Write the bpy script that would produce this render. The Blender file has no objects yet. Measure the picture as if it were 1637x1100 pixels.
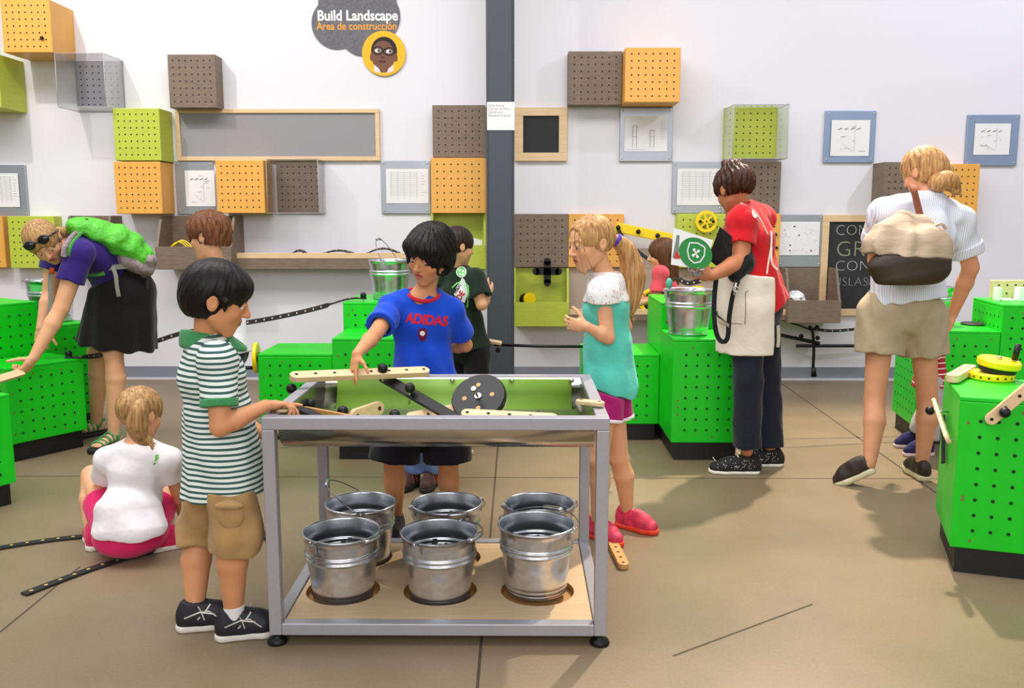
import bpy, bmesh, math, random
import numpy as np
from mathutils import Vector, Matrix
from mathutils.bvhtree import BVHTree
random.seed(7)
SC = bpy.context.scene
COL = SC.collection
V = Vector
# ------------------------------------------------------------ camera
FPX, CX, CY = 1430.0, 818.5, 550.0
PITCH = math.radians(8.16); YAW = math.radians(0.46); CAMH = 1.3
cam_d = bpy.data.cameras.new('camera'); cam = bpy.data.objects.new('camera', cam_d); COL.objects.link(cam)
cam_d.sensor_fit = 'HORIZONTAL'; cam_d.sensor_width = 36.0; cam_d.lens = 36.0*FPX/1637.0
cam_d.clip_start = 0.05
cam.location = (0, 0, CAMH); cam.rotation_euler = (math.pi/2-PITCH, 0, YAW)
SC.camera = cam
# ------------------------------------------------------------ colour management, world
SC.view_settings.view_transform = 'Standard'; SC.view_settings.look = 'None'
SC.view_settings.gamma = 1.0; SC.view_settings.use_curve_mapping = False
SC.view_settings.exposure = 0.18
SC.cycles.max_bounces = 8; SC.cycles.transparent_max_bounces = 16
SC.cycles.caustics_reflective = False; SC.cycles.caustics_refractive = False
SC.cycles.use_denoising = True
world = bpy.data.worlds.new('world'); SC.world = world; world.use_nodes = True
nt = world.node_tree; nt.nodes.clear()
wo = nt.nodes.new('ShaderNodeOutputWorld'); bg = nt.nodes.new('ShaderNodeBackground')
tc = nt.nodes.new('ShaderNodeTexCoord'); sp = nt.nodes.new('ShaderNodeSeparateXYZ')
rmp = nt.nodes.new('ShaderNodeValToRGB'); mp = nt.nodes.new('ShaderNodeMapRange')
nt.links.new(tc.outputs['Generated'], sp.inputs[0]); nt.links.new(sp.outputs['Z'], mp.inputs[0])
mp.inputs[1].default_value = -1; mp.inputs[2].default_value = 1
nt.links.new(mp.outputs[0], rmp.inputs[0]); nt.links.new(rmp.outputs[0], bg.inputs[0]); nt.links.new(bg.outputs[0], wo.inputs[0])
cr = rmp.color_ramp; cr.elements[0].position = 0.40; cr.elements[0].color = (0.10, 0.085, 0.065, 1)
cr.elements[1].position = 1.0; cr.elements[1].color = (0.95, 0.97, 1.0, 1)
e = cr.elements.new(0.52); e.color = (0.52, 0.50, 0.48, 1)
e = cr.elements.new(0.72); e.color = (0.85, 0.86, 0.90, 1)
bg.inputs[1].default_value = 0.60

def area(name, loc, size, power, rot=(0, 0, 0), color=(1, 1, 1), sy=None):
    d = bpy.data.lights.new(name, 'AREA'); d.shape = 'RECTANGLE'; d.size = size; d.size_y = sy or size
    d.energy = power; d.color = color
    o = bpy.data.objects.new(name, d); COL.objects.link(o); o.location = loc; o.rotation_euler = rot
    return o
def spot(name, loc, target, power, angle=60, blend=0.5, size=0.1, color=(1, 1, 1)):
    d = bpy.data.lights.new(name, 'SPOT'); d.energy = power; d.spot_size = math.radians(angle); d.spot_blend = blend
    d.shadow_soft_size = size; d.color = color
    o = bpy.data.objects.new(name, d); COL.objects.link(o); o.location = loc
    o.rotation_euler = (V(target)-V(loc)).to_track_quat('-Z', 'Y').to_euler()
    return o
# skylight strips high over the hall, and the track spots along the back wall
area('skylight_strip', (-1.5, 3.2, 5.2), 7.0, 285, (0, 0, 0), (1.0, 0.985, 0.97), 2.4)
area('front_window', (0.5, -3.5, 3.2), 7.0, 205, (math.radians(68), 0, 0), (0.98, 0.99, 1.0), 3.0)
spot('track_spot', (2.1, 6.3, 4.7), (2.0, 3.9, 0.2), 1350, 58, 0.7, 0.07, (1.0, 0.86, 0.68))
spot('wall_spot', (-3.9, 4.4, 4.6), (-1.8, 7.0, 1.6), 200, 75, 0.6, 0.06, (1.0, 0.96, 0.9))
spot('wall_spot', (4.6, 4.6, 4.6), (2.6, 7.0, 1.5), 210, 75, 0.6, 0.06, (0.84, 0.87, 1.0))

# ------------------------------------------------------------ picture <-> place
_R = cam.rotation_euler.to_matrix()
def ray(px, py):
    return _R @ V(((px-CX)/FPX, -(py-CY)/FPX, -1.0))
def P(px, py, Y):
    d = ray(px, py); t = Y/d.y
    return V((d.x*t, Y, CAMH+d.z*t))
def F(px, py, z=0.0):
    d = ray(px, py); t = (z-CAMH)/d.z
    return V((d.x*t, d.y*t, z))
# ------------------------------------------------------------ materials
def lin(c):
    r = []
    for v in c[:3]:
        v = v/255.0
        r.append(v/12.92 if v <= 0.04045 else ((v+0.055)/1.055)**2.4)
    return (r[0], r[1], r[2], 1.0)
MATS = {}
def mat(name, rgb, rough=0.6, metal=0.0, bump=0.0, bscale=60.0, var=0.0, vscale=6.0, stretch=None, spec=0.5, coat=0.0, sheen=0.0, bdist=0.01):
    if name in MATS: return MATS[name]
    m = bpy.data.materials.new(name); m.use_nodes = True; n = m.node_tree.nodes; l = m.node_tree.links
    b = n['Principled BSDF']; c = lin(rgb)
    b.inputs['Base Color'].default_value = c; b.inputs['Roughness'].default_value = rough
    b.inputs['Metallic'].default_value = metal; b.inputs['Specular IOR Level'].default_value = spec
    b.inputs['Coat Weight'].default_value = coat; b.inputs['Sheen Weight'].default_value = sheen
    tcn = n.new('ShaderNodeTexCoord'); src = tcn.outputs['Object']
    if stretch:
        mpn = n.new('ShaderNodeMapping'); mpn.inputs['Scale'].default_value = stretch; l.new(src, mpn.inputs[0]); src = mpn.outputs[0]
    if var > 0:
        t = n.new('ShaderNodeTexNoise'); t.inputs['Scale'].default_value = vscale; t.inputs['Detail'].default_value = 5; l.new(src, t.inputs[0])
        r = n.new('ShaderNodeValToRGB'); l.new(t.outputs[0], r.inputs[0])
        r.color_ramp.elements[0].position = 0.3; r.color_ramp.elements[1].position = 0.7
        r.color_ramp.elements[0].color = tuple(max(0, x*(1-var)) for x in c[:3])+(1,)
        r.color_ramp.elements[1].color = tuple(min(1, x*(1+var)) for x in c[:3])+(1,)
        l.new(r.outputs[0], b.inputs['Base Color'])
    if bump > 0:
        t = n.new('ShaderNodeTexNoise'); t.inputs['Scale'].default_value = bscale; t.inputs['Detail'].default_value = 3; l.new(src, t.inputs[0])
        bn = n.new('ShaderNodeBump'); bn.inputs['Strength'].default_value = bump; bn.inputs['Distance'].default_value = bdist
        l.new(t.outputs[0], bn.inputs['Height']); l.new(bn.outputs[0], b.inputs['Normal'])
    MATS[name] = m
    return m
M_wall = mat('wall_paint', (229, 226, 233), 0.85, bump=0.03, bscale=40)
M_lime = mat('lime_stained_plywood', (186, 198, 66), 0.5, var=0.07, vscale=9, stretch=(1, 1, 12))
M_orange = mat('orange_stained_plywood', (234, 170, 78), 0.45, var=0.05, vscale=9, stretch=(12, 1, 1))
M_brown = mat('grey_brown_stained_plywood', (124, 105, 90), 0.55, var=0.16, vscale=7, stretch=(2, 1, 9))
M_greyp = mat('grey_stained_plywood', (140, 135, 142), 0.55, var=0.06)
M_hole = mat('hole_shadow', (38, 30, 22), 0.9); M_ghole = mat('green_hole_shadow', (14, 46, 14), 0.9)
M_green = mat('green_painted_plywood', (8, 200, 26), 0.38, bump=0.03, bscale=30, var=0.05, vscale=14)
M_base = mat('black_plinth', (16, 15, 17), 0.5)
M_maple = mat('maple', (226, 193, 150), 0.45, var=0.07, vscale=8, stretch=(1, 10, 10))
M_mapleo = mat('maple_darker', (205, 150, 88), 0.45, var=0.07, vscale=8, stretch=(10, 1, 10))
M_alum = mat('brushed_aluminium_board', (168, 172, 180), 0.38, 0.55, var=0.07, vscale=3, bump=0.02, bscale=200)
M_alumb = mat('bluish_aluminium_board', (150, 166, 196), 0.38, 0.4, var=0.07, vscale=3)
M_felt = mat('grey_felt', (150, 148, 152), 0.95, var=0.10, vscale=260, bump=0.1, bscale=300)
M_chalk = mat('black_chalkboard', (44, 44, 47), 0.8, var=0.15, vscale=4)
M_chalkw = mat('chalk_writing', (196, 198, 200), 0.95)
M_chalky = mat('chalk_green_writing', (150, 158, 128), 0.95)
M_paper = mat('white_paper', (236, 234, 236), 0.8)
M_ink = mat('grey_ink', (150, 148, 152), 0.8)
M_inkd = mat('dark_ink', (70, 68, 74), 0.8)
M_steelp = mat('pillar_paint', (62, 68, 76), 0.45, bump=0.02)
M_frame = mat('silver_painted_steel', (172, 170, 178), 0.38, 0.35, var=0.03, vscale=80)
M_steel = mat('stainless_steel', (190, 185, 176), 0.22, 1.0, bump=0.05, bscale=9)
M_galv = mat('galvanised_steel', (214, 217, 224), 0.26, 0.95, var=0.12, vscale=38, bump=0.05, bscale=14)
M_wire = mat('wire', (140, 140, 145), 0.35, 1.0)
M_black = mat('black_plastic', (16, 15, 17), 0.42, spec=0.35)
M_rubber = mat('black_rubber', (26, 24, 26), 0.6)
M_yellow = mat('yellow_plastic', (250, 214, 10), 0.35)
M_pangreen = mat('green_liner', (118, 158, 52), 0.55, var=0.05, vscale=5)
M_screw = mat('screw_steel', (200, 198, 196), 0.25, 1.0)
M_white = mat('white_plastic', (240, 240, 238), 0.4)
def glassmat():
    m = bpy.data.materials.new('clear_acrylic'); m.use_nodes = True; n = m.node_tree.nodes; l = m.node_tree.links
    n.clear(); o = n.new('ShaderNodeOutputMaterial'); mx = n.new('ShaderNodeMixShader'); t = n.new('ShaderNodeBsdfTransparent')
    g = n.new('ShaderNodeBsdfGlossy'); fr = n.new('ShaderNodeLayerWeight'); fr.inputs[0].default_value = 0.12
    t.inputs[0].default_value = (0.975, 0.98, 0.985, 1); g.inputs['Roughness'].default_value = 0.05; g.inputs[0].default_value = (0.9, 0.9, 0.9, 1)
    l.new(fr.outputs['Facing'], mx.inputs[0]); l.new(t.outputs[0], mx.inputs[1]); l.new(g.outputs[0], mx.inputs[2]); l.new(mx.outputs[0], o.inputs[0])
    return m
M_acryl = glassmat()
M_acrylEdge = mat('acrylic_edge', (190, 186, 190), 0.3)
# ------------------------------------------------------------ mesh builder
class MB:
    def __init__(s): s.v = []; s.f = []; s.mi = []; s.sm = []
    def add(s, verts, faces, mi=0, smooth=False):
        o = len(s.v); s.v += [V(x) for x in verts]
        for f in faces: s.f.append([i+o for i in f]); s.mi.append(mi); s.sm.append(smooth)
        return s
    def box(s, lo, hi, mi=0, M=None):
        (x0, y0, z0), (x1, y1, z1) = lo, hi
        vs = [V(p) for p in ((x0,y0,z0),(x1,y0,z0),(x1,y1,z0),(x0,y1,z0),(x0,y0,z1),(x1,y0,z1),(x1,y1,z1),(x0,y1,z1))]
        if M is not None: vs = [M @ p for p in vs]
        return s.add(vs, [(0,3,2,1),(4,5,6,7),(0,1,5,4),(1,2,6,5),(2,3,7,6),(3,0,4,7)], mi)
    def cyl(s, a, b, ra, rb=None, n=16, mi=0, cap=True, smooth=True):
        a, b = V(a), V(b); rb = ra if rb is None else rb
        w = (b-a).normalized(); u = w.orthogonal().normalized(); t = w.cross(u)
        vs = []
        for c, r in ((a, ra), (b, rb)):
            for i in range(n):
                an = 2*math.pi*i/n; vs.append(c+(u*math.cos(an)+t*math.sin(an))*r)
        s.add(vs, [(i, (i+1) % n, n+(i+1) % n, n+i) for i in range(n)], mi, smooth)
        if cap:
            s.add(vs[:n], [tuple(range(n))[::-1]], mi); s.add(vs[n:], [tuple(range(n))], mi)
        return s
    def disc(s, c, nrm, r, n=8, mi=0):
        c = V(c); w = V(nrm).normalized(); u = w.orthogonal().normalized(); t = w.cross(u)
        return s.add([c+(u*math.cos(2*math.pi*i/n)+t*math.sin(2*math.pi*i/n))*r for i in range(n)], [tuple(range(n))], mi)
    def sphere(s, c, r, n=16, m=10, mi=0, sc=(1, 1, 1)):
        c = V(c); vs = []
        for j in range(1, m):
            ph = math.pi*j/m
            for i in range(n):
                th = 2*math.pi*i/n; vs.append(c+V((r*sc[0]*math.sin(ph)*math.cos(th), r*sc[1]*math.sin(ph)*math.sin(th), r*sc[2]*math.cos(ph))))
        t = len(vs); vs += [c+V((0, 0, r*sc[2])), c-V((0, 0, r*sc[2]))]
        fs = [(j*n+i, (j+1)*n+i, (j+1)*n+(i+1) % n, j*n+(i+1) % n) for j in range(m-2) for i in range(n)]
        fs += [(t, i, (i+1) % n) for i in range(n)] + [(t+1, (m-2)*n+(i+1) % n, (m-2)*n+i) for i in range(n)]
        return s.add(vs, fs, mi, True)
    def tube(s, pts, r, n=8, mi=0, rs=None):
        pts = [V(p) for p in pts]; k = len(pts); vs = []
        up = None
        for i, p in enumerate(pts):
            d = (pts[min(i+1, k-1)]-pts[max(i-1, 0)]).normalized()
            if up is None: up = d.orthogonal().normalized()
            up = (up-d*up.dot(d)); up = up.normalized() if up.length > 1e-6 else d.orthogonal().normalized()
            t = d.cross(up); rr = rs[i] if rs else r
            vs += [p+(up*math.cos(2*math.pi*j/n)+t*math.sin(2*math.pi*j/n))*rr for j in range(n)]
        fs = [(i*n+j, i*n+(j+1) % n, (i+1)*n+(j+1) % n, (i+1)*n+j) for i in range(k-1) for j in range(n)]
        s.add(vs, fs, mi, True); s.add(vs[:n], [tuple(range(n))[::-1]], mi); s.add(vs[-n:], [tuple(range(n))], mi)
        return s
    def ribbon(s, pts, w, th, side, mi=0, holes=None, hmi=1):
        """flat strap: width along `side` (or per-point list), thickness th"""
        pts = [V(p) for p in pts]; k = len(pts); vs = []
        for i, p in enumerate(pts):
            d = (pts[min(i+1, k-1)]-pts[max(i-1, 0)]).normalized()
            sd = V(side[i] if isinstance(side, list) else side); sd = (sd-d*sd.dot(d)).normalized(); nn = d.cross(sd)
            vs += [p+sd*w/2+nn*th/2, p-sd*w/2+nn*th/2, p-sd*w/2-nn*th/2, p+sd*w/2-nn*th/2]
        fs = [(i*4+j, i*4+(j+1) % 4, (i+1)*4+(j+1) % 4, (i+1)*4+j) for i in range(k-1) for j in range(4)]
        s.add(vs, fs+[(3, 2, 1, 0), (4*k-4, 4*k-3, 4*k-2, 4*k-1)], mi)
        if holes:
            L = [0]
            for i in range(k-1): L.append(L[-1]+(pts[i+1]-pts[i]).length)
            q = holes*0.5
            while q < L[-1]:
                i = max(j for j in range(k) if L[j] <= q); i = min(i, k-2); t = (q-L[i])/(L[i+1]-L[i]); c = pts[i].lerp(pts[i+1], t)
                d = (pts[i+1]-pts[i]).normalized(); sd = V(side[i] if isinstance(side, list) else side); sd = (sd-d*sd.dot(d)).normalized(); nn = d.cross(sd)
                for sg in (1, -1): s.disc(c+nn*sg*(th/2+0.0006), nn*sg, w*0.2, 8, hmi)
                q += holes
        return s
    def lathe(s, prof, c=(0, 0, 0), n=40, mi=0):
        c = V(c); k = len(prof); vs = [c+V((r*math.cos(2*math.pi*i/n), r*math.sin(2*math.pi*i/n), z)) for r, z in prof for i in range(n)]
        return s.add(vs, [(j*n+i, j*n+(i+1) % n, (j+1)*n+(i+1) % n, (j+1)*n+i) for j in range(k-1) for i in range(n)], mi, True)
    def prism(s, outline, z0, z1, M=None, mi=0, smooth=False):
        n = len(outline); vs = [V((x, y, z0)) for x, y in outline]+[V((x, y, z1)) for x, y in outline]
        if M is not None: vs = [M @ p for p in vs]
        s.add(vs, [tuple(range(n))[::-1], tuple(range(n, 2*n))], mi)
        return s.add(vs, [(i, (i+1) % n, n+(i+1) % n, n+i) for i in range(n)], mi, smooth)
    def torus(s, c, axis, R, r, n=32, m=10, mi=0, sz=1.0):
        c = V(c); w = V(axis).normalized(); u = w.orthogonal().normalized(); t = w.cross(u); vs = []
        for i in range(n):
            an = 2*math.pi*i/n; d = u*math.cos(an)+t*math.sin(an)
            for j in range(m):
                b = 2*math.pi*j/m; vs.append(c+d*(R+r*math.cos(b))+w*r*sz*math.sin(b))
        return s.add(vs, [(i*m+j, ((i+1) % n)*m+j, ((i+1) % n)*m+(j+1) % m, i*m+(j+1) % m) for i in range(n) for j in range(m)], mi, True)
    def build(s, name, mats, parent=None, bevel=0.0, fix=True):
        mats = mats if isinstance(mats, (list, tuple)) else [mats]
        off = V((0, 0, 0)); p = parent
        while p is not None: off += p.location; p = p.parent
        me = bpy.data.meshes.new(name); me.from_pydata([tuple(x-off) for x in s.v], [], s.f)
        for m in mats: me.materials.append(m)
        for i, pl in enumerate(me.polygons): pl.material_index = s.mi[i]; pl.use_smooth = s.sm[i]
        if fix:
            bm = bmesh.new(); bm.from_mesh(me); bmesh.ops.remove_doubles(bm, verts=bm.verts, dist=1e-6)
            bmesh.ops.recalc_face_normals(bm, faces=bm.faces); bm.to_mesh(me); bm.free()
        o = bpy.data.objects.new(name, me); COL.objects.link(o)
        if parent: o.parent = parent
        if bevel > 0:
            b = o.modifiers.new('bevel', 'BEVEL'); b.width = bevel; b.segments = 2; b.limit_method = 'ANGLE'; b.angle_limit = math.radians(40)
            b.harden_normals = False
        return o
def tag(o, label, cat, group=None, kind=None):
    o['label'] = label; o['category'] = cat
    if group: o['group'] = group
    if kind: o['kind'] = kind
    return o
def thing(name, loc, label, cat, group=None):
    o = bpy.data.objects.new(name, None); o.empty_display_size = 0.05; COL.objects.link(o); o.location = loc
    return tag(o, label, cat, group)
def solo(mb, name, mats, loc, label, cat, group=None, bevel=0.0):
    """a thing that is one mesh, origin at its base"""
    o = mb.build(name, mats, None, bevel); loc = V(loc)
    for v in o.data.vertices: v.co -= loc
    o.location = loc
    return tag(o, label, cat, group)
def struct(mb, name, mats, bevel=0.0):
    o = mb.build(name, mats, None, bevel); o['kind'] = 'structure'; return o
def text_mesh(body, size, M, extrude=0.0008, offset=0.0, spacing=1.0, xs=1.0):
    """MB with letters laid in M's xy plane, left/baseline origin"""
    c = bpy.data.curves.new('t', 'FONT'); c.body = body; c.size = size; c.extrude = extrude; c.offset = offset; c.space_character = spacing
    c.resolution_u = 3
    o = bpy.data.objects.new('t', c); me = bpy.data.meshes.new_from_object(o)
    mb = MB(); S = Matrix.Diagonal((xs, 1, 1, 1))
    mb.add([M @ (S @ v.co) for v in me.vertices], [tuple(p.vertices) for p in me.polygons])
    bpy.data.objects.remove(o); bpy.data.curves.remove(c); bpy.data.meshes.remove(me)
    return mb
def arc(cx, cy, r, a0, a1, n=8):
    return [(cx+r*math.cos(math.radians(a0+(a1-a0)*i/n)), cy+r*math.sin(math.radians(a0+(a1-a0)*i/n))) for i in range(n+1)]
# ============================================================ the room
YW = 7.06
def floor_mat():
    m = bpy.data.materials.new('polished_concrete'); m.use_nodes = True; n = m.node_tree.nodes; l = m.node_tree.links
    b = n['Principled BSDF']; tcn = n.new('ShaderNodeTexCoord')
    t1 = n.new('ShaderNodeTexNoise'); t1.inputs['Scale'].default_value = 0.7; t1.inputs['Detail'].default_value = 6; t1.inputs['Roughness'].default_value = 0.6
    t2 = n.new('ShaderNodeTexNoise'); t2.inputs['Scale'].default_value = 90; t2.inputs['Detail'].default_value = 3
    l.new(tcn.outputs['Object'], t1.inputs[0]); l.new(tcn.outputs['Object'], t2.inputs[0])
    r = n.new('ShaderNodeValToRGB'); l.new(t1.outputs[0], r.inputs[0])
    r.color_ramp.elements[0].position = 0.3; r.color_ramp.elements[1].position = 0.72
    r.color_ramp.elements[0].color = lin((116, 102, 76)); r.color_ramp.elements[1].color = lin((148, 128, 104))
    mx = n.new('ShaderNodeMix'); mx.data_type = 'RGBA'; mx.blend_type = 'MULTIPLY'; mx.inputs[0].default_value = 0.25
    r2 = n.new('ShaderNodeValToRGB'); l.new(t2.outputs[0], r2.inputs[0]); r2.color_ramp.elements[0].position = 0.35; r2.color_ramp.elements[1].position = 0.65
    r2.color_ramp.elements[0].color = (0.6, 0.6, 0.6, 1); r2.color_ramp.elements[1].color = (1, 1, 1, 1)
    l.new(r.outputs[0], mx.inputs[6]); l.new(r2.outputs[0], mx.inputs[7]); l.new(mx.outputs[2], b.inputs['Base Color'])
    rr = n.new('ShaderNodeMapRange'); l.new(t1.outputs[0], rr.inputs[0]); rr.inputs[3].default_value = 0.30; rr.inputs[4].default_value = 0.50
    l.new(rr.outputs[0], b.inputs['Roughness']); b.inputs['Specular IOR Level'].default_value = 0.35
    return m
M_floor = floor_mat()
M_joint = mat('floor_joint', (70, 58, 44), 0.9)
M_tape_shade = mat('floor_seam_shade', (104, 90, 74), 0.8)
mb = MB(); mb.box((-7, -4, -0.1), (7, YW+0.2, 0.0)); fl = struct(mb, 'floor', [M_floor])
mb = MB(); mb.box((-7, YW, 0.0), (7, YW+0.2, 5.2)); struct(mb, 'wall_back', [M_wall])
def strip(a, b, w=0.006, z=0.0005):
    a, b = V(a), V(b); d = (b-a).normalized(); s = V((-d.y, d.x, 0))*w/2; u = V((0, 0, z))
    return MB().add([a-s+u, b-s+u, b+s+u, a+s+u], [(0, 1, 2, 3)])
jy = F(700, 762).y
for k, (a, b, w) in enumerate([((-6.9, jy, 0), (6.9, jy-0.03, 0), 0.008), ((F(795, 712).x, 6.95, 0), (F(770, 1098).x, -3.9, 0), 0.009),
      (F(1248, 612), F(1502, 792), 0.009), (F(1076, 1049), F(1299, 966), 0.007), (F(0, 1011), F(128, 906), 0.007),
      (F(1246, 702), F(1452, 698), 0.022), (F(1246, 716), F(1452, 706), 0.022), (F(445, 716), F(545, 712), 0.02)]):  # the last strip is a painted shadow band before the low block
    o = strip(a, b, w).build('trim_%d' % (k+1), [M_joint if k < 5 else M_tape_shade]); o['kind'] = 'structure'
M_bb = mat('rubber_baseboard', (136, 138, 152), 0.45)
M_bbw = mat('baseboard_light_edge', (214, 212, 220), 0.5)
mb = MB(); mb.box((-7, YW-0.012, 0.0), (7, YW, 0.105)); struct(mb, 'baseboard_back', [M_bb])
mb = MB(); mb.box((-7, YW-0.020, 0.0), (7, YW-0.012, 0.016)); struct(mb, 'trim_9', [M_bbw])
# pillar: a square steel tube with rounded arrises
YP = 6.45
xa, xb = P(778, 400, YP).x, P(822, 400, YP).x
mb = MB(); mb.box((xa, YP, 0), (xb, YP+0.2, 5.2)); o = struct(mb, 'pillar', [M_steelp], bevel=0.02)
a, b = P(778.5, 163, YP-0.004), P(822.5, 208, YP-0.004)
o = MB(); o.box((a.x, YP-0.004, b.z), (b.x, YP-0.0008, a.z)); lab = tag(o.build('donor_plate', [M_paper]), 'small white name plate with grey lettering on the dark pillar', 'sign')
for i, tx in enumerate(['Swift Family', 'Carolyn & Marc,', 'Daniel and', 'Elizabeth & Jason']):
    p = P(780.5, 170.5+i*5.3, YP-0.0045)
    text_mesh(tx, 0.0235, Matrix.Translation(p) @ Matrix.Rotation(math.pi/2, 4, 'X'), 0.0002).build('lettering', [M_ink], lab)
# ============================================================ things on the back wall
def W(px, py, d=0.0): return P(px, py, YW-d)
def peg_grid(mb, x0, x1, z0, z1, Y, n=7, r=0.0062, mg=0.115, mi=1, cols=None, rows=None):
    for i in range(n):
        for j in range(n):
            x = x0+(x1-x0)*(mg+(1-2*mg)*i/(n-1)); z = z0+(z1-z0)*(mg+(1-2*mg)*j/(n-1))
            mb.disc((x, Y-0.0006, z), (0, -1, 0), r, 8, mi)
WG = 'pegboard boxes on the wall'
def pegbox(r, d, m, label, name='pegboard_box', mp=None, cover=0.0):
    x0, y0, x1, y1 = r; a, b = W(x0, y0, d), W(x1, y1, d)
    cx, cz = (a.x+b.x)/2, b.z
    t = thing(name, (cx, YW, cz), label, 'pegboard', WG)
    bo = MB(); bo.box((a.x, YW-d, b.z), (b.x, YW-0.001, a.z)); bo.build('box_body', [m], t, bevel=0.004)
    fc = MB(); fc.box((a.x+0.004, YW-d-0.0015, b.z+0.004), (b.x-0.004, YW-d+0.001, a.z-0.004)); peg_grid(fc, a.x, b.x, b.z, a.z, YW-d-0.0015)
    fc.build('peg_panel', [m, M_hole], t)
    return t, a, b
def knob(parent, p, r=0.016, d=(0, -1, 0), name='knob'):
    d = V(d).normalized(); mb = MB(); mb.sphere(V(p)+d*r*0.9, r, 16, 10); mb.cyl(p, V(p)+d*r, r*0.55, n=12)
    return mb.build(name, [M_black], parent)
t, a, b = pegbox((-0.5, -1, 84.5, 84), 0.35, M_orange, 'deep orange pegboard box with a dark knob, at the top left corner')
knob(t, P(68, 61, YW-0.352), 0.013)
pegbox((-80, 86, 2.5, 172), 0.35, M_lime, 'deep lime green box at the left edge, below the corner orange box')
pegbox((267, 87, 347.5, 172.5), 0.16, M_brown, 'lone grey-brown pegboard box above the left end of the long grey felt board')
pegbox((179.5, 173, 258.5, 257), 0.25, M_lime, 'lime pegboard box left of the long grey felt board')
pegbox((181, 258.5, 260.5, 342), 0.25, M_orange, 'orange pegboard box directly under the lime box')
pegbox((344, 256, 424, 341), 0.24, M_orange, 'orange pegboard box under the felt board, beside an acrylic case')
pegbox((691, 168, 776, 252), 0.12, M_brown, 'grey-brown pegboard box left of the pillar')
pegbox((688.5, 252.5, 776, 341), 0.16, M_orange, 'orange pegboard box left of the pillar')
pegbox((908.5, 82, 994, 168), 0.13, M_brown, 'grey-brown pegboard box touching an orange one, right of the pillar')
pegbox((1000, 76, 1086.5, 163.5), 0.30, M_orange, 'deep orange pegboard box jutting out, top right of the pillar')
pegbox((1164, 258, 1246, 341), 0.06, M_brown, 'grey-brown pegboard panel behind the head of the woman in red')
pegbox((822.5, 342, 908, 427.5), 0.05, M_brown, 'grey-brown pegboard panel right of the pillar above a lime bin')
pegbox((909, 342, 996, 427.5), 0.05, M_orange, 'orange pegboard panel behind the head of the girl in teal')
tl, _, _ = pegbox((1083, 341.5, 1165, 428), 0.10, M_lime, 'lime pegboard panel carrying a yellow wheel')
t2, _, _ = pegbox((1166, 341.5, 1245, 428), 0.06, M_orange, 'orange pegboard panel behind the woman in red, with dark knobs')
knob(t2, W(1239, 375, 0.062), 0.014); knob(t2, W(1241, 396, 0.062), 0.012)
pegbox((11, 345.5, 92, 429), 0.12, M_lime, 'lime pegboard panel behind the bending woman')
pegbox((-78, 345.5, 10, 428), 0.10, M_orange, 'orange pegboard panel cut by the left edge of the view')
pegbox((1414, 259, 1486, 343), 0.22, M_brown, 'grey-brown pegboard box behind the head of the woman with the bag')
pegbox((1491, 262, 1561.5, 345), 0.20, M_orange, 'orange pegboard box right of the head of the woman with the bag')
# acrylic cases over small panels
def case(panel, front, d, m, label, dp=0.02):
    a, b = W(panel[0], panel[1], dp), W(panel[2], panel[3], dp)
    p, q = W(front[0], front[1], d), W(front[2], front[3], d)
    t = thing('display_case', ((p.x+q.x)/2, YW, q.z), label, 'display case', 'acrylic cases on the wall')
    mb = MB(); mb.box((a.x, YW-dp, b.z), (b.x, YW-0.001, a.z)); peg_grid(mb, a.x, b.x, b.z, a.z, YW-dp)
    mb.build('peg_panel', [m, M_hole], t)
    x0, x1, z0, z1 = p.x, q.x, q.z, p.z
    w = 0.004; c = MB()
    c.box((x0, YW-d, z0), (x1, YW-d+w, z1)); c.box((x0, YW-d+w, z0), (x0+w, YW-0.001, z1)); c.box((x1-w, YW-d+w, z0), (x1, YW-0.001, z1))
    c.box((x0+w, YW-d+w, z1-w), (x1-w, YW-0.001, z1)); c.box((x0+w, YW-d+w, z0), (x1-w, YW-0.001, z0+w))
    c.build('acrylic_cover', [M_acryl], t)
    e = MB(); r = 0.0022
    cs = [(x0, z0), (x1, z0), (x1, z1), (x0, z1)]
    for i in range(4):
        (xa, za), (xb, zb) = cs[i], cs[(i+1) % 4]
        e.cyl((xa, YW-d, za), (xb, YW-d, zb), r, n=6); e.cyl((xa, YW-d, za), (xa, YW-0.002, za), r, n=6)
    e.build('cover_edge', [M_acrylEdge], t)
case((119, 97.5, 199, 176), (87, 85, 170, 171), 0.33, M_greyp, 'clear acrylic case over a pale grey panel, under the corner orange box')
case((441, 257, 517, 340), (425, 254.5, 510, 340.5), 0.24, M_brown, 'clear acrylic case over a brown panel, below the long felt board')
case((1158, 172, 1240, 254), (1173.5, 167, 1258, 253.5), 0.33, M_lime, 'clear acrylic case over a lime panel above the woman in red')
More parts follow.
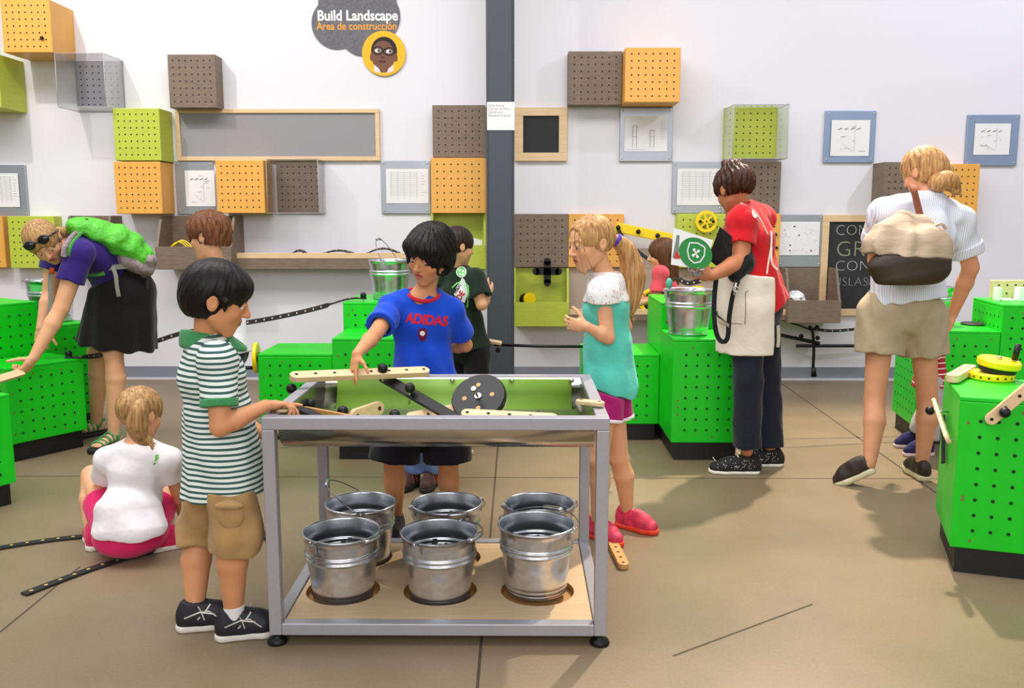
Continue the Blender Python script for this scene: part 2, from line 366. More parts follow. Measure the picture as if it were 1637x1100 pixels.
# boards
def papered(r, pr, label, m=M_alum, style=0, seed=0):
    a, b = W(r[0], r[1], 0.02), W(r[2], r[3], 0.02)
    t = thing('metal_board', ((a.x+b.x)/2, YW, b.z), label, 'notice board', 'grey metal boards with drawings')
    mb = MB(); mb.box((a.x, YW-0.02, b.z), (b.x, YW-0.001, a.z)); mb.build('board_panel', [m], t, bevel=0.003)
    for x in (a.x+0.022, b.x-0.022):
        for z in (a.z-0.022, b.z+0.022):
            s = MB(); s.sphere((x, YW-0.021, z), 0.007, 10, 6, sc=(1, 0.5, 1)); s.build('screw', [M_screw], t)
    p, q = W(pr[0], pr[1], 0.024), W(pr[2], pr[3], 0.024)
    pp = MB(); nx = 8; vs = []; fs = []
    for i in range(nx+1):
        u = i/nx; bow = 0.004+0.006*(abs(u-0.5)*2)**3*(1 if seed % 2 else 0.3)
        for z in (q.z, p.z): vs.append((p.x+(q.x-p.x)*u, YW-0.02-bow, z))
        for z in (q.z, p.z): vs.append((p.x+(q.x-p.x)*u, YW-0.0195-bow, z))
    for i in range(nx):
        o = i*4; fs += [(o, o+4, o+5, o+1), (o+2, o+3, o+7, o+6)]
    pp.add(vs, fs); pa = pp.build('paper', [M_paper], t)
    k = MB(); rnd = random.Random(seed); y = YW-0.0285
    w, h = q.x-p.x, p.z-q.z
    def ln(u0, v0, u1, v1, mi=0, th=0.0011):
        A = V((p.x+w*u0, y, q.z+h*v0)); B = V((p.x+w*u1, y, q.z+h*v1)); d = (B-A)
        if d.length < 1e-5: return
        d.normalize(); s = V((d.z, 0, -d.x))*th
        k.add([A-s, B-s, B+s, A+s], [(0, 1, 2, 3)], mi)
    if style == 0:      # plan with a table of notes
        for j in range(12): ln(.08, .9-.06*j, .78, .9-.06*j, 0, .0006)
        for j in range(5): ln(.12+.15*j, .12, .12+.15*j, .92, 0, .0006)
        for j in range(9): ln(.82, .88-.08*j, .82+.12*rnd.random()+.03, .88-.08*j, 0, .001)
    elif style == 1:    # two tall pillars
        for u in (.19, .60):
            t0 = .72 if u < .3 else .6
            ln(u, .12, u, t0, 1); ln(u+.09, .12, u+.09, t0, 1); ln(u, t0, u+.09, t0, 1); ln(u, .42, u+.09, .42, 0)
        for j in range(8): ln(.84, .85-.07*j, .95, .85-.07*j, 0, .0008)
        ln(.05, .06, .5, .06, 0, .0008)
    elif style == 2:    # dots
        for _ in range(70):
            k.disc((p.x+w*(.05+.9*rnd.random()), y, q.z+h*(.08+.84*rnd.random())), (0, -1, 0), 0.0012+0.002*rnd.random(), 6, 1 if rnd.random() < .35 else 0)
        for u, v in ((.35, .86), (.27, .14), (.27, .3), (.8, .14), (.48, .6)): k.disc((p.x+w*u, y, q.z+h*v), (0, -1, 0), 0.006, 8, 1)
    else:
        for j in range(10):
            u = .15+.6*rnd.random(); v = .1+.75*rnd.random(); ln(u, v, u+.2*rnd.random(), v+.02*rnd.random(), j % 2, .0011)
        ln(.62, .15, .62, .88, 0, .0008); ln(.3, .35, .6, .12, 0, .0008)
        for j in range(4): ln(.18+.16*j, .74, .28+.16*j, .78, 1, .002)
    k.build('drawing', [M_ink, M_inkd], pa, fix=False)
    return t
papered((-32, 263.5, 46, 346), (-20, 277, 33, 331), 'grey board with a plan, cut by the left edge of the view', style=0, seed=1)
papered((279, 258, 343.5, 342.5), (295, 272.5, 345, 330), 'grey board with a floor plan left of the middle orange box', style=3, seed=2)
papered((608.5, 256.5, 688.5, 341.5), (617, 270, 685.5, 325), 'grey board with a plan left of the orange box by the pillar', style=0, seed=3)
papered((991.5, 172, 1074, 258), (999, 186, 1066, 242), 'grey board with a drawing of two towers', style=1, seed=4)
papered((1075.5, 258.5, 1161, 341), (1083, 269.5, 1153, 328), 'grey board with a pale drawing beside the head of the woman in red', style=0, seed=5)
papered((1246.5, 343, 1313.5, 427), (1247.5, 354.5, 1308.5, 408), 'grey board with a dotted drawing left of the big chalkboard', style=2, seed=6)
papered((1320, 177, 1397, 260), (1329.5, 192, 1388, 249.5), 'bluish board with a curling sheet, high on the right wall', M_alumb, style=3, seed=7)
papered((1548, 183, 1625, 265), (1559, 197.5, 1612.5, 247.5), 'bluish board nearest the right edge of the view', M_alumb, style=3, seed=8)
def framed(r, fw, inner, label, name, d=0.03, m=M_maple, cat='board'):
    a, b = W(r[0], r[1], d), W(r[2], r[3], d)
    t = thing(name, ((a.x+b.x)/2, YW, b.z), label, cat)
    fw = fw/203.0
    mb = MB(); mb.box((a.x+fw*.6, YW-d*0.5, b.z+fw*.6), (b.x-fw*.6, YW-0.001, a.z-fw*.6)); mb.build('board_surface', [inner], t)
    for nm, lo, hi in (('x', (a.x, a.z-fw), (b.x, a.z)), ('x', (a.x, b.z), (b.x, b.z+fw)), ('z', (a.x, b.z+fw), (a.x+fw, a.z-fw)), ('z', (b.x-fw, b.z+fw), (b.x, a.z-fw))):
        mb = MB(); mb.box((lo[0], YW-d, lo[1]), (hi[0], YW-0.001, hi[1])); mb.build('frame_rail', [m], t, bevel=0.003)
    return t, a, b
framed((279, 174, 607.5, 257), 6.5, M_felt, 'long grey felt board in a maple frame, left of the pillar', 'felt_board', cat='notice board')
framed((823, 171.5, 906.5, 257.5), 13, M_chalk, 'small square blank chalkboard in a maple frame beside the pillar', 'chalkboard', cat='chalkboard')
t, a, b = framed((1316, 343.5, 1480, 505), 11, M_chalk, 'tall chalkboard with chalk words behind the woman with the bag', 'chalkboard', cat='chalkboard')
for tx, px, py, s, mm, xs in (('CONNE', 1335, 376, 0.118, M_chalkw, .95), ('GRE', 1335, 410, 0.175, M_chalky, 1.0), ('CONEC', 1334, 433, 0.118, M_chalkw, 1.02), ('ISLAS', 1340, 457, 0.10, M_chalkw, .98), ('V', 1384, 457, 0.10, M_chalkw, .98)):
    text_mesh(tx, s, Matrix.Translation(W(px, py, 0.0165)) @ Matrix.Rotation(math.pi/2, 4, 'X'), 0.0003, -0.0035, 1.03, xs).build('chalk_lettering', [mm], t)
# bins and trays: open at the top, slanted cheeks, a front lip
def bin_(r, lip_py, m, label, d=0.30, name='wall_bin', back=True, lipm=None, ztop=None, cheeks=True):
    """r = rect of the FRONT lip's x-range, back's top py and bottom py (px); lip_py = top of the lip"""
    x0, ytop, x1, ybot = r
    A, B = P(x0, ybot, YW-d), P(x1, ybot, YW-d); zl = P(x0, lip_py, YW-d).z; zb = A.z; zt = W(x0, ytop).z
    t = thing(name, ((A.x+B.x)/2, YW, zb), label, 'wall bin', 'open bins on the wall')
    th = 0.018
    mb = MB(); mb.box((A.x, YW-d, zb), (B.x, YW-d+th, zl)); mb.build('front_lip', [lipm or m], t, bevel=0.002)
    mb = MB(); mb.box((A.x+th, YW-0.015, zb), (B.x-th, YW-0.001, zt)); mb.build('back_panel', [m], t)
    mb = MB(); mb.box((A.x+th, YW-d+th, zb), (B.x-th, YW-0.015, zb+th)); mb.build('bottom_panel', [m], t)
    if cheeks:
        for x in (A.x, B.x-th):
            ol = [(YW-d+th, zb), (YW-0.001, zb), (YW-0.001, zt), (YW-d*0.62, zt), (YW-d+th, zl)]
            vs = [(x, y, z) for y, z in ol]+[(x+th, y, z) for y, z in ol]; n = 5
            mb = MB(); mb.add(vs, [tuple(range(n))[::-1], tuple(range(n, 2*n))]+[(i, (i+1) % n, n+(i+1) % n, n+i) for i in range(n)]); mb.build('side_panel', [m], t)
    return t
bin_((820.5, 428, 909.5, 522), 483.5, M_lime, 'lime open bin holding a yellow disc, right of the pillar', 0.20)
bin_((689, 341, 776.5, 430), 392, M_lime, 'lime open bin with a white card, left of the pillar', 0.16)
bin_((249.5, 345, 371, 431), 394.5, M_brown, 'brown open bin with yellow wires behind the brown-haired boy', 0.33)
bin_((1259, 427, 1343.5, 516.5), 480.5, M_brown, 'brown open bin holding crumpled paper, right of the woman in red', 0.30)
bin_((103, 345, 172, 431), 395, M_brown, 'brown open bin behind the green backpack', 0.30)
bin_((-90, 345+85, -88, 516), 480, M_brown, 'x', 0.2) if False else None
def shelf(x0, x1, y0, y1, d, label, yb, m2=M_brown):
    A, B = P(x0, y1, YW-d), P(x1, y1, YW-d); zt = P(x0, y0, YW-d).z; zm = zt-0.042
    t = thing('wall_tray', ((A.x+B.x)/2, YW, A.z), label, 'shelf', 'long trays on the wall')
    mb = MB(); mb.box((A.x, YW-d, zm), (B.x, YW-d+0.02, zt)); mb.build('front_lip', [M_maple], t, bevel=0.002)
    mb = MB(); mb.box((A.x, YW-d+0.004, A.z), (B.x, YW-d+0.02, zm)); mb.build('apron_board', [m2], t)  # support board; its dark grey-brown carries the shade below the lip
    mb = MB(); mb.box((A.x, YW-d+0.02, A.z), (B.x, YW-0.001, A.z+0.015)); mb.build('tray_bottom', [m2], t)
    if yb is not None:
        mb = MB(); mb.box((A.x, YW-0.012, A.z+0.015), (B.x, YW-0.001, W(x0, yb).z)); mb.build('back_panel', [mat('taupe_board', (188, 166, 152), 0.6, var=0.04)], t)
    return t
tr = shelf(372, 688.5, 404.5, 430, 0.20, 'long maple fronted tray holding black straps, behind the boy in blue', None)
shelf(911, 1258, 494.5, 512, 0.24, 'long tray with a taupe back behind the girl in teal', 428)
mb = MB(); mb.box((W(1000, 400).x, YW-0.014, W(1000, 428).z), (W(1075, 400).x, YW-0.001, W(1000, 397).z)); tag(mb.build('taupe_panel', [MATS['taupe_board']]), 'low taupe board above the tray, left of the small girl', 'board')
# acrylic fins at the ends of the tray
for px in (374,):
    A = W(px, 345, 0.0); q = P(px, 404, YW-0.2)
    mb = MB(); ol = [(YW-0.2, q.z), (YW-0.002, q.z), (YW-0.002, A.z), (YW-0.02, A.z)]
    vs = [(q.x, y, z) for y, z in ol]+[(q.x+0.004, y, z) for y, z in ol]
    mb.add(vs, [(3, 2, 1, 0), (4, 5, 6, 7)]+[(i, (i+1) % 4, 4+(i+1) % 4, 4+i) for i in range(4)]); mb.build('acrylic_end', [M_acryl], tr)
# straps lying in the tray
for k, (a, b, h) in enumerate(((465, 490, 3), (515, 566, 3), (585, 640, 5))):
    zt = P(500, 404, YW-0.14).z-0.02
    pts = [V((W(a+(b-a)*i/10, 400, 0.14).x, YW-0.12+0.015*math.sin(i*1.3), zt+0.012+h/203*abs(math.sin(math.pi*i/10))*1.6)) for i in range(11)]
    m = MB(); m.ribbon(pts, 0.03, 0.006, (0, 1, 0.3), holes=0.05)
    solo(m, 'rubber_strap', [M_rubber, M_maple], pts[0], ('black rubber strap at the left in the long tray', 'black rubber strap in the middle of the long tray', 'black rubber strap in the tray above the bucket')[k], 'strap', 'rubber straps in the tray')
# yellow cables in the brown bin
mb = MB()
for k in range(3):
    mb.tube([P(272+i*3+k*3, 396-9*math.sin(math.pi*min(1, i/9))-k*1.5, YW-0.2) for i in range(12)], 0.005, 6)
solo(mb, 'yellow_cable', [M_yellow], P(272, 398, YW-0.2), 'loops of yellow cable in the brown bin by the brown-haired boy', 'cable')
# lime bin contents, black cross, white card, crumpled paper
mb = MB(); c = P(845, 478, YW-0.10); mb.cyl(c+V((0, 0.01, 0)), c+V((0.012, -0.012, 0.0)), 0.05, n=28); mb.cyl(c+V((-.03, .02, -.005)), c+V((-.018, .0, -.005)), 0.048, n=28, mi=1)
solo(mb, 'toy_disc', [M_yellow, M_black], c-V((0, 0, .05)), 'yellow disc standing in the lime bin right of the pillar', 'wheel')
mb = MB()
for (x0, y0, x1, y1) in ((875, 418, 875, 452), (857, 434, 893, 434)):
    A, B = P(x0, y0, YW-0.11), P(x1, y1, YW-0.11); mb.ribbon([A, B], 0.055, 0.02, (1, 0, 0) if x0 == x1 else (0, 0, 1))
    for q in (A, B): mb.cyl(q-V((0, .01, 0)), q+V((0, .01, 0)), 0.0275, n=16)
solo(mb, 'cross_connector', [M_black], P(875, 452, YW-0.1), 'black cross shaped connector hanging over the lime bin', 'toy part')
mb = MB(); A, B = P(748, 378, YW-0.05), P(771, 392, YW-0.05); mb.add([(A.x, A.y, A.z), (B.x, A.y, A.z-0.03), (B.x, A.y-0.02, B.z-.03), (A.x, A.y-0.02, B.z-.03), (A.x, A.y+.002, A.z), (B.x, A.y+.002, A.z-0.03), (B.x, A.y-0.018, B.z-.03), (A.x, A.y-0.018, B.z-.03)], [(0, 1, 2, 3), (7, 6, 5, 4), (0, 4, 5, 1), (1, 5, 6, 2), (2, 6, 7, 3), (3, 7, 4, 0)])
solo(mb, 'card', [M_paper], (A.x, A.y, B.z), 'white card in the lime bin left of the pillar', 'card')
def crumple(c, r, seed, sc=(1, .7, .8)):
    rnd = random.Random(seed); m = MB(); m.sphere(c, r, 14, 9, sc=sc)
    m.v = [V(c)+(v-V(c))*(0.75+0.5*rnd.random()) for v in m.v]; m.sm = [False]*len(m.sm); return m
solo(crumple(P(1271, 477, YW-.2), 0.07, 3), 'crumpled_paper', [M_paper], P(1271, 484, YW-.2), 'crumpled white paper in the brown bin right of the woman in red', 'paper')
# yellow wheel with spokes on the lime panel
def spoked_wheel(c, axis, R, th, m, rim=0.26, label='', n_sp=6, hub=None, name='toy_pulley', loc=None):
    c = V(c); w = V(axis).normalized(); u = w.orthogonal().normalized(); tt = w.cross(u)
    M = Matrix((u, tt, w)).transposed().to_4x4(); M.translation = c
    t = thing(name, loc or c-V((0, 0, R)), label, 'wheel', 'toy wheels')
    mb = MB(); ri = R*(1-rim); n = 40
    for (z0, z1) in ((-th/2, th/2),):
        vs = [M @ V((r*math.cos(2*math.pi*i/n), r*math.sin(2*math.pi*i/n), z)) for r, z in ((R, z0), (R, z1), (ri, z1), (ri, z0)) for i in range(n)]
        mb.add(vs, [(j*n+i, j*n+(i+1) % n, ((j+1) % 4)*n+(i+1) % n, ((j+1) % 4)*n+i) for j in range(4) for i in range(n)])
    for k in range(n_sp):
        a = 2*math.pi*k/n_sp; d = (u*math.cos(a)+tt*math.sin(a)); mb.ribbon([c+d*R*0.1, c+d*ri*1.03], R*0.16, th*0.9, (u*-math.sin(a)+tt*math.cos(a)))
    mb.cyl(c-w*th/2, c+w*th/2, R*0.28, n=24); mb.build('wheel_rim', [m], t)
    h = MB(); h.cyl(c-w*th*0.9, c+w*th*0.9, R*0.07, n=10); h.build('hub', [hub or M_black], t)
    return t, u, tt
c = P(1129, 354, YW-0.15); t, u, tt = spoked_wheel(c, (0, -1, 0), 0.083, 0.022, M_yellow, 0.28, 'yellow six-spoked wheel on the lime panel left of the woman in red')
for s in (-1, 1): knob(t, c+V((s*0.05, -0.012, 0)), 0.012)
# yellow bar with knobs on the wall
A, B = P(984, 363, YW-0.12), P(1082, 383, YW-0.12)
t = thing('yellow_bar', (A.x, A.y, B.z), 'sloping yellow bar with three black knobs, right of the girl in teal', 'toy bar')
mb = MB(); mb.ribbon([A, B], 0.075, 0.018, (0, 0, 1)); mb.build('bar', [M_yellow], t, bevel=0.006)
for q in (988, 1020, 1051): knob(t, P(q, 363+(q-984)*20/98, YW-0.13), 0.018)
m = MB(); m.ribbon([P(x, y, YW-0.15) for x, y in ((988, 366), (1000, 388), (1018, 401), (1033, 412), (1048, 422))], 0.028, 0.006, (0, .3, 1), holes=0.055)
m.build('hanging_strap', [M_rubber, M_black], t)
# Build Landscape sign: cloud bubble with a round portrait
M_cloud = mat('charcoal_speckle', (104, 102, 108), 0.7, var=0.22, vscale=55)
t = thing('wall_sign', W(570, 118), 'dark grey speech bubble sign with white and orange lettering and a round portrait', 'sign')
def blobunion(circs, z, n=180):
    xs = [W(c[0], c[1]) for c in circs]; out = []
    cx = sum(p.x for p in xs)/len(xs); cz = sum(p.z for p in xs)/len(xs)
    for i in range(n):
        a = 2*math.pi*i/n; dx, dz = math.cos(a), math.sin(a); best = 0
        for p, c in zip(xs, circs):
            r = c[2]/202.0; ox, oz = cx-p.x, cz-p.z; bb = ox*dx+oz*dz; cc = ox*ox+oz*oz-r*r; D = bb*bb-cc
            if D > 0: best = max(best, -bb+math.sqrt(D))
        out.append((cx+dx*best, cz+dz*best))
    return out
MX = Matrix.Rotation(math.pi/2, 4, 'X')
def flat(outline, y0, y1): # outline in x,z
    m = MB(); n = len(outline); vs = [(x, y0, z) for x, z in outline]+[(x, y1, z) for x, z in outline]
    return m.add(vs, [tuple(range(n)), tuple(range(n, 2*n))[::-1]]+[(i, (i+1) % n, n+(i+1) % n, n+i) for i in range(n)])
cloud = blobunion([(538, 38, 38), (556, 8, 45), (598, 26, 40), (590, -5, 42), (580, 50, 37)], 0)
flat(cloud, YW-0.010, YW-0.001).build('bubble_panel', [M_cloud], t)
text_mesh('Build Landscape', 0.104, Matrix.Translation(W(507, 32.5, .011)) @ MX, .0005, .0030, 1.0, .915).build('lettering', [M_paper], t)
text_mesh('Área de construcción', 0.078, Matrix.Translation(W(506, 47.5, .011)) @ MX, .0005, .0014, 1.0, .895).build('lettering', [mat('orange_lettering', (240, 160, 60), .7)], t)
def circ(cx, cy, rx, ry, n=40, a0=0): return [(W(cx, cy).x+rx/202*math.cos(2*math.pi*i/n), W(cx, cy).z+ry/202*math.sin(2*math.pi*i/n)) for i in range(n)]
po = flat(circ(614, 86, 33.5, 33.5, 60), YW-0.016, YW-0.0105).build('portrait_disc', [mat('amber_print', (238, 182, 30), .7)], t)
M_sk = mat('portrait_skin', (118, 76, 58), .7); M_bk = mat('portrait_black', (28, 24, 24), .7); M_skd = mat('portrait_lip', (84, 48, 42), .7)
flat(circ(614.5, 82, 20.0, 21), YW-0.0168, YW-0.0162).build('portrait_hair', [M_bk], po)
f = flat(circ(613, 90, 18, 22.5), YW-0.0176, YW-0.0169); f.v += []; f.build('portrait_face', [M_sk], po)
m = MB()
for o in (flat(circ(595, 92, 3, 6), YW-.0172, YW-.0168), flat(circ(633, 93, 3, 6), YW-.0172, YW-.0168), flat(circ(614, 109, 10, 7), YW-.0172, YW-.0168)): m.add(o.v, o.f)
m.build('portrait_ears', [M_sk], po)
for q in ([(598, 114), (599, 104), (607, 111), (609, 118.5)], [(630, 114), (629, 104), (621, 111), (619, 118.5)]):
    sh = [W(*c) for c in q]; flat([(p.x, p.z) for p in sh], YW-.0180, YW-.0177).build('portrait_collar', [mat('portrait_shirt', (240, 214, 214), .7)], po)
m = MB()
for cx, cy in ((604.5, 81.5), (622.5, 83)):
    ol = circ(cx, cy, 9, 6.5, 24); il = circ(cx, cy, 6.8, 4.6, 24); n = 24
    m.add([(x, YW-.019, z) for x, z in ol]+[(x, YW-.019, z) for x, z in il], [(i, (i+1) % n, n+(i+1) % n, n+i) for i in range(n)])
    m.add([(x, YW-.0190, z) for x, z in circ(cx+(1.6 if cx < 610 else 1.8), cy, 2.1, 2.1, 12)], [tuple(range(12))])
m.build('portrait_glasses', [M_bk], po)
for cx, cy in ((604.5, 81.5), (622.5, 83)):
    m = MB(); m.add([(x, YW-.0184, z) for x, z in circ(cx, cy, 4.6, 2.8, 16)], [tuple(range(16))]); m.build('portrait_eye', [M_paper], po)
m = MB(); m.add([(x, YW-.0182, z) for x, z in circ(611, 99, 6.5, 2.0, 16)], [tuple(range(16))]); m.add([(x, YW-.0182, z) for x, z in circ(612, 92.5, 4.0, 1.6, 16)], [tuple(range(16))]); m.build('portrait_mouth', [M_skd], po)
# ============================================================ green building blocks
BG = 'green perforated blocks'
def block(p1, ang, w, d, h, label, anchor='R', sides=True, base=0.10, pitch=0.058, holes_side='FLR', setb=0.02):
    """p1: floor point (x,y) of the front corner (anchor R: right, L: left); ang: heading of the front edge left->right"""
    a = math.radians(ang); u = V((math.cos(a), math.sin(a), 0)); n = V((-math.sin(a), math.cos(a), 0))
    o = V((p1[0], p1[1], 0)) - (u*w if anchor == 'R' else V((0, 0, 0)))
    M = Matrix((u, n, V((0, 0, 1)))).transposed().to_4x4(); M.translation = o
    t = thing('building_block', o+u*w/2+n*d/2, label, 'block', BG)
    mb = MB(); mb.box((0, 0, h-0.0155), (w, d, h), M=M); mb.build('top_panel', [M_green], t, bevel=0.003)
    mb = MB(); mb.box((setb, setb, 0), (w-setb, d-setb, base), M=M); mb.build('plinth', [M_base], t)
    mb = MB(); mb.box((0, 0, base), (w, d, h-0.016), M=M); r = 0.0068
    def grid(org, du, dv, nrm, U, Vv, mgu=0.045):
        nu = max(1, int((U-2*mgu)/pitch)+1); nv = max(1, int((Vv-0.09)/pitch)+1)
        su = (U-(nu-1)*pitch)/2; sv = (Vv-(nv-1)*pitch)/2
        for i in range(nu):
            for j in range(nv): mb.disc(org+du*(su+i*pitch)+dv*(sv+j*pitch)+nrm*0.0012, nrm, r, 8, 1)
        rb = random.Random(int(U*1000+Vv*77))
        for k in range(6):
            q = org+du*(0.03 if k % 2 else rb.uniform(.04, U-.04))+dv*(rb.uniform(.05, Vv-.05) if k % 2 else (0.03 if k % 4 else Vv-.03))
            mb.disc(q+nrm*0.0010, nrm, 0.0062, 8, 2)
    Z = V((0, 0, 1)); b = V((0, 0, base)); H = h-0.016-base
    grid(o+b, u, Z, -n, w, H)
    if sides: grid(o+b, n, Z, -u, d, H); grid(o+u*w+b, n, Z, u, d, H)
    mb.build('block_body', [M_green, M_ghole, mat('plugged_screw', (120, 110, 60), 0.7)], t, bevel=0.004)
    return t, M
H1, H2, H3 = 0.51, 0.66, 0.81
# group behind the table, left
block((P(532, 600, 5.09).x-0.002, 5.09), 0, 0.43, 0.45, H1, 'low green block with a yellow wheel on its left end', 'R', sides=False)
block((P(532, 600, 4.66).x, 4.66), 0, 0.43, 0.42, H2, 'middle green block of the steps behind the boy in blue', 'L', sides=False)
block((P(551, 600, 5.085).x, 5.085), 0, 0.43, 0.5, H3, 'tall green block carrying a bucket, behind the boy in blue', 'L', sides=False)
# group right of the table
cxr = P(1075.5, 600, 4.66).x
block((cxr-0.002, 5.09), 0, 0.43, 0.45, H1, 'low green block behind the girl in teal', 'R', sides=False)
block((cxr, 4.66), 0, 0.37, 0.415, H2, 'middle green block carrying a bucket, left of the woman in red', 'L', sides=False)
block((cxr, 5.08), 0, 0.37, 0.55, H3, 'tall green block behind the bucket left of the woman in red', 'L', sides=False)
# left group (turned)
L3B = (-2.45, 4.94); La = 57.0
block(L3B, La, 0.43, 0.36, H1, 'green block in front of the bending woman, its top under her arms', 'R')
block((-2.79, 5.14), La, 0.45, 0.43, H3, 'tallest green block at the left edge behind the low one', 'R')
block((-2.605, 5.40), La, 0.30, 0.43, H2, 'green block behind the skirt of the bending woman, with a bucket', 'R')
block((-2.285, 3.92), La+3, 0.43, 0.45, H1, 'nearest green block cut by the left edge of the view', 'R')
# right group (turned)
ra = -7.5
block((2.69, 4.975), ra, 0.43, 0.45, H2, 'green block with a black disc on top, behind the woman with the bag', 'R')
block((2.693, 4.975), ra, 0.45, 0.46, H3, 'tall green block at the right edge with white brackets on top', 'L')
rn, MN = block((1.578, 3.15), -18.5, 0.43, 0.45, H2, 'nearest green block at the right edge with a yellow spool on top', 'L', sides=False)
# ============================================================ the steel table
TX0, TX1, TY0, TY1, TZ = -0.761, 0.267, 2.57, 3.307, 0.712
tw = 0.038
tab = thing('sorting_table', ((TX0+TX1)/2, (TY0+TY1)/2, 0), 'silver steel frame table with a green lined pan and a maple bucket shelf', 'table')
zb = 0.032
for x in (TX0, TX1-tw):
    for y in (TY0, TY1-tw):
        mb = MB(); mb.box((x, y, zb), (x+tw, y+tw, TZ-tw)); mb.build('leg', [M_frame], tab, bevel=0.003)
        mb = MB(); c = V((x+tw/2, y+tw/2, 0)); mb.lathe([(0.0005, 0), (0.029, 0), (0.031, 0.006), (0.026, 0.016), (0.012, 0.022), (0.012, 0.026)], c, 24); mb.cyl(c+V((0, 0, .022)), c+V((0, 0, zb+.002)), 0.008)
        mb.build('levelling_foot', [M_black], tab)
def rails(z0, z1, nm):
    for lo, hi in (((TX0, TY0, z0), (TX1, TY0+tw, z1)), ((TX0, TY1-tw, z0), (TX1, TY1, z1)), ((TX0, TY0+tw, z0), (TX0+tw, TY1-tw, z1)), ((TX1-tw, TY0+tw, z0), (TX1, TY1-tw, z1))):
        mb = MB(); mb.box(lo, hi); mb.build(nm, [M_frame], tab, bevel=0.003)
rails(TZ-tw, TZ, 'top_rail')
for lo, hi in (((TX0+tw, TY0, zb), (TX1-tw, TY0+tw, zb+tw)), ((TX0+tw, TY1-tw, zb), (TX1-tw, TY1, zb+tw)), ((TX0, TY0+tw, zb), (TX0+tw, TY1-tw, zb+tw)), ((TX1-tw, TY0+tw, zb), (TX1, TY1-tw, zb+tw))):
    mb = MB(); mb.box(lo, hi); mb.build('bottom_rail', [M_frame], tab, bevel=0.003)
# maple shelf with six round openings
BX = [-0.586, -0.262, 0.062]; BY = [2.835, 3.125]; HR = 0.122
zs = zb+tw-0.006
bm = bmesh.new(); x0, x1, y0, y1 = TX0+tw+.002, TX1-tw-.002, TY0+tw+.002, TY1-tw-.002
xs = [x0, (BX[0]+BX[1])/2, (BX[1]+BX[2])/2, x1]; ys = [y0, (BY[0]+BY[1])/2, y1]
mb = MB(); N = 40
for zz, flip in ((zs, 0), (zs-0.018, 1)):
    for i in range(3):
        for j in range(2):
            cx, cy = BX[i], BY[j]; X0, X1, Y0, Y1 = xs[i], xs[i+1], ys[j], ys[j+1]
            inner = []; outer = []
            for k in range(N):
                an = 2*math.pi*k/N; dx, dy = math.cos(an), math.sin(an); inner.append((cx+HR*dx, cy+HR*dy, zz))
                tt = min(((X1-cx)/dx if dx > 1e-9 else 9), ((X0-cx)/dx if dx < -1e-9 else 9), ((Y1-cy)/dy if dy > 1e-9 else 9), ((Y0-cy)/dy if dy < -1e-9 else 9))
                outer.append((cx+dx*tt, cy+dy*tt, zz))
            cors = []
            mb.add(inner+outer, [(k, (k+1) % N, N+(k+1) % N, N+k) for k in range(N)])
            for (qx, qy) in ((X1, Y1), (X0, Y1), (X0, Y0), (X1, Y0)):
                an = math.atan2(qy-cy, qx-cx) % (2*math.pi); k = int(an/(2*math.pi)*N) % N
                mb.add([outer[k], (qx, qy, zz), outer[(k+1) % N]], [(0, 1, 2)])
            if not flip:
                mb.add([(a, b, zs) for a, b, _ in inner]+[(a, b, zs-0.018) for a, b, _ in inner], [(k, (k+1) % N, N+(k+1) % N, N+k) for k in range(N)], 1, True)
sb = mb.build('bucket_shelf', [M_maple, M_mapleo], tab, fix=False)
mb = MB(); mb.box((x0, y0, zs-0.034), (x1, y1, zs-0.022)); mb.build('under_shelf', [M_mapleo], tab)
# pan
def pan(prof, x0, x1, m, name, th=0.004, ends=False, endm=None, nx=1):
    """prof: (y,z) outline of the trough"""
    mb = MB(); n = len(prof)
    for s in (0, 1):
        pass
    vs = [(x0, y, z) for y, z in prof]+[(x1, y, z) for y, z in prof]
    mb.add(vs, [(i, i+1, n+i+1, n+i) for i in range(n-1)], 0, True)
    if ends:
        for xx in (x0, x1): mb.add([(xx, y, z) for y, z in prof], [tuple(range(n))], 0)
    o = mb.build(name, [m], tab); sm = o.modifiers.new('thick', 'SOLIDIFY'); sm.thickness = th; sm.offset = 0
    return o
ya, yb_ = TY0+tw+0.001, TY1-tw-0.001
prof = [(ya, TZ-.006), (ya+.004, TZ-.05), (ya+.02, TZ-.085)]+[(ya+.06+(yb_-ya-.12)*i/10, TZ-.112-.022*math.sin(math.pi*i/10)) for i in range(11)]+[(yb_-.02, TZ-.085), (yb_-.004, TZ-.05), (yb_, TZ-.006)]
pan(prof, TX0+tw+.002, TX1-tw-.002, M_steel, 'steel_pan', 0.003, True)
yi = yb_-0.012
prof2 = [(ya+.10, TZ-.118)]+[(ya+.10+(yi-ya-.16)*i/8, TZ-.118-.010*math.sin(math.pi*i/8)) for i in range(1, 9)]+[(yi-.025, TZ-.095), (yi-.008, TZ-.06), (yi, TZ-.010)]
pan(prof2, TX0+tw+.05, TX1-tw-.035, M_pangreen, 'green_liner', 0.004)
for px in (723, 818, 914):
    p = P(px, 608, yi-0.004); s = MB(); s.sphere(p, 0.0095, 12, 8, sc=(1, .6, 1)); s.build('liner_screw', [M_screw], tab)
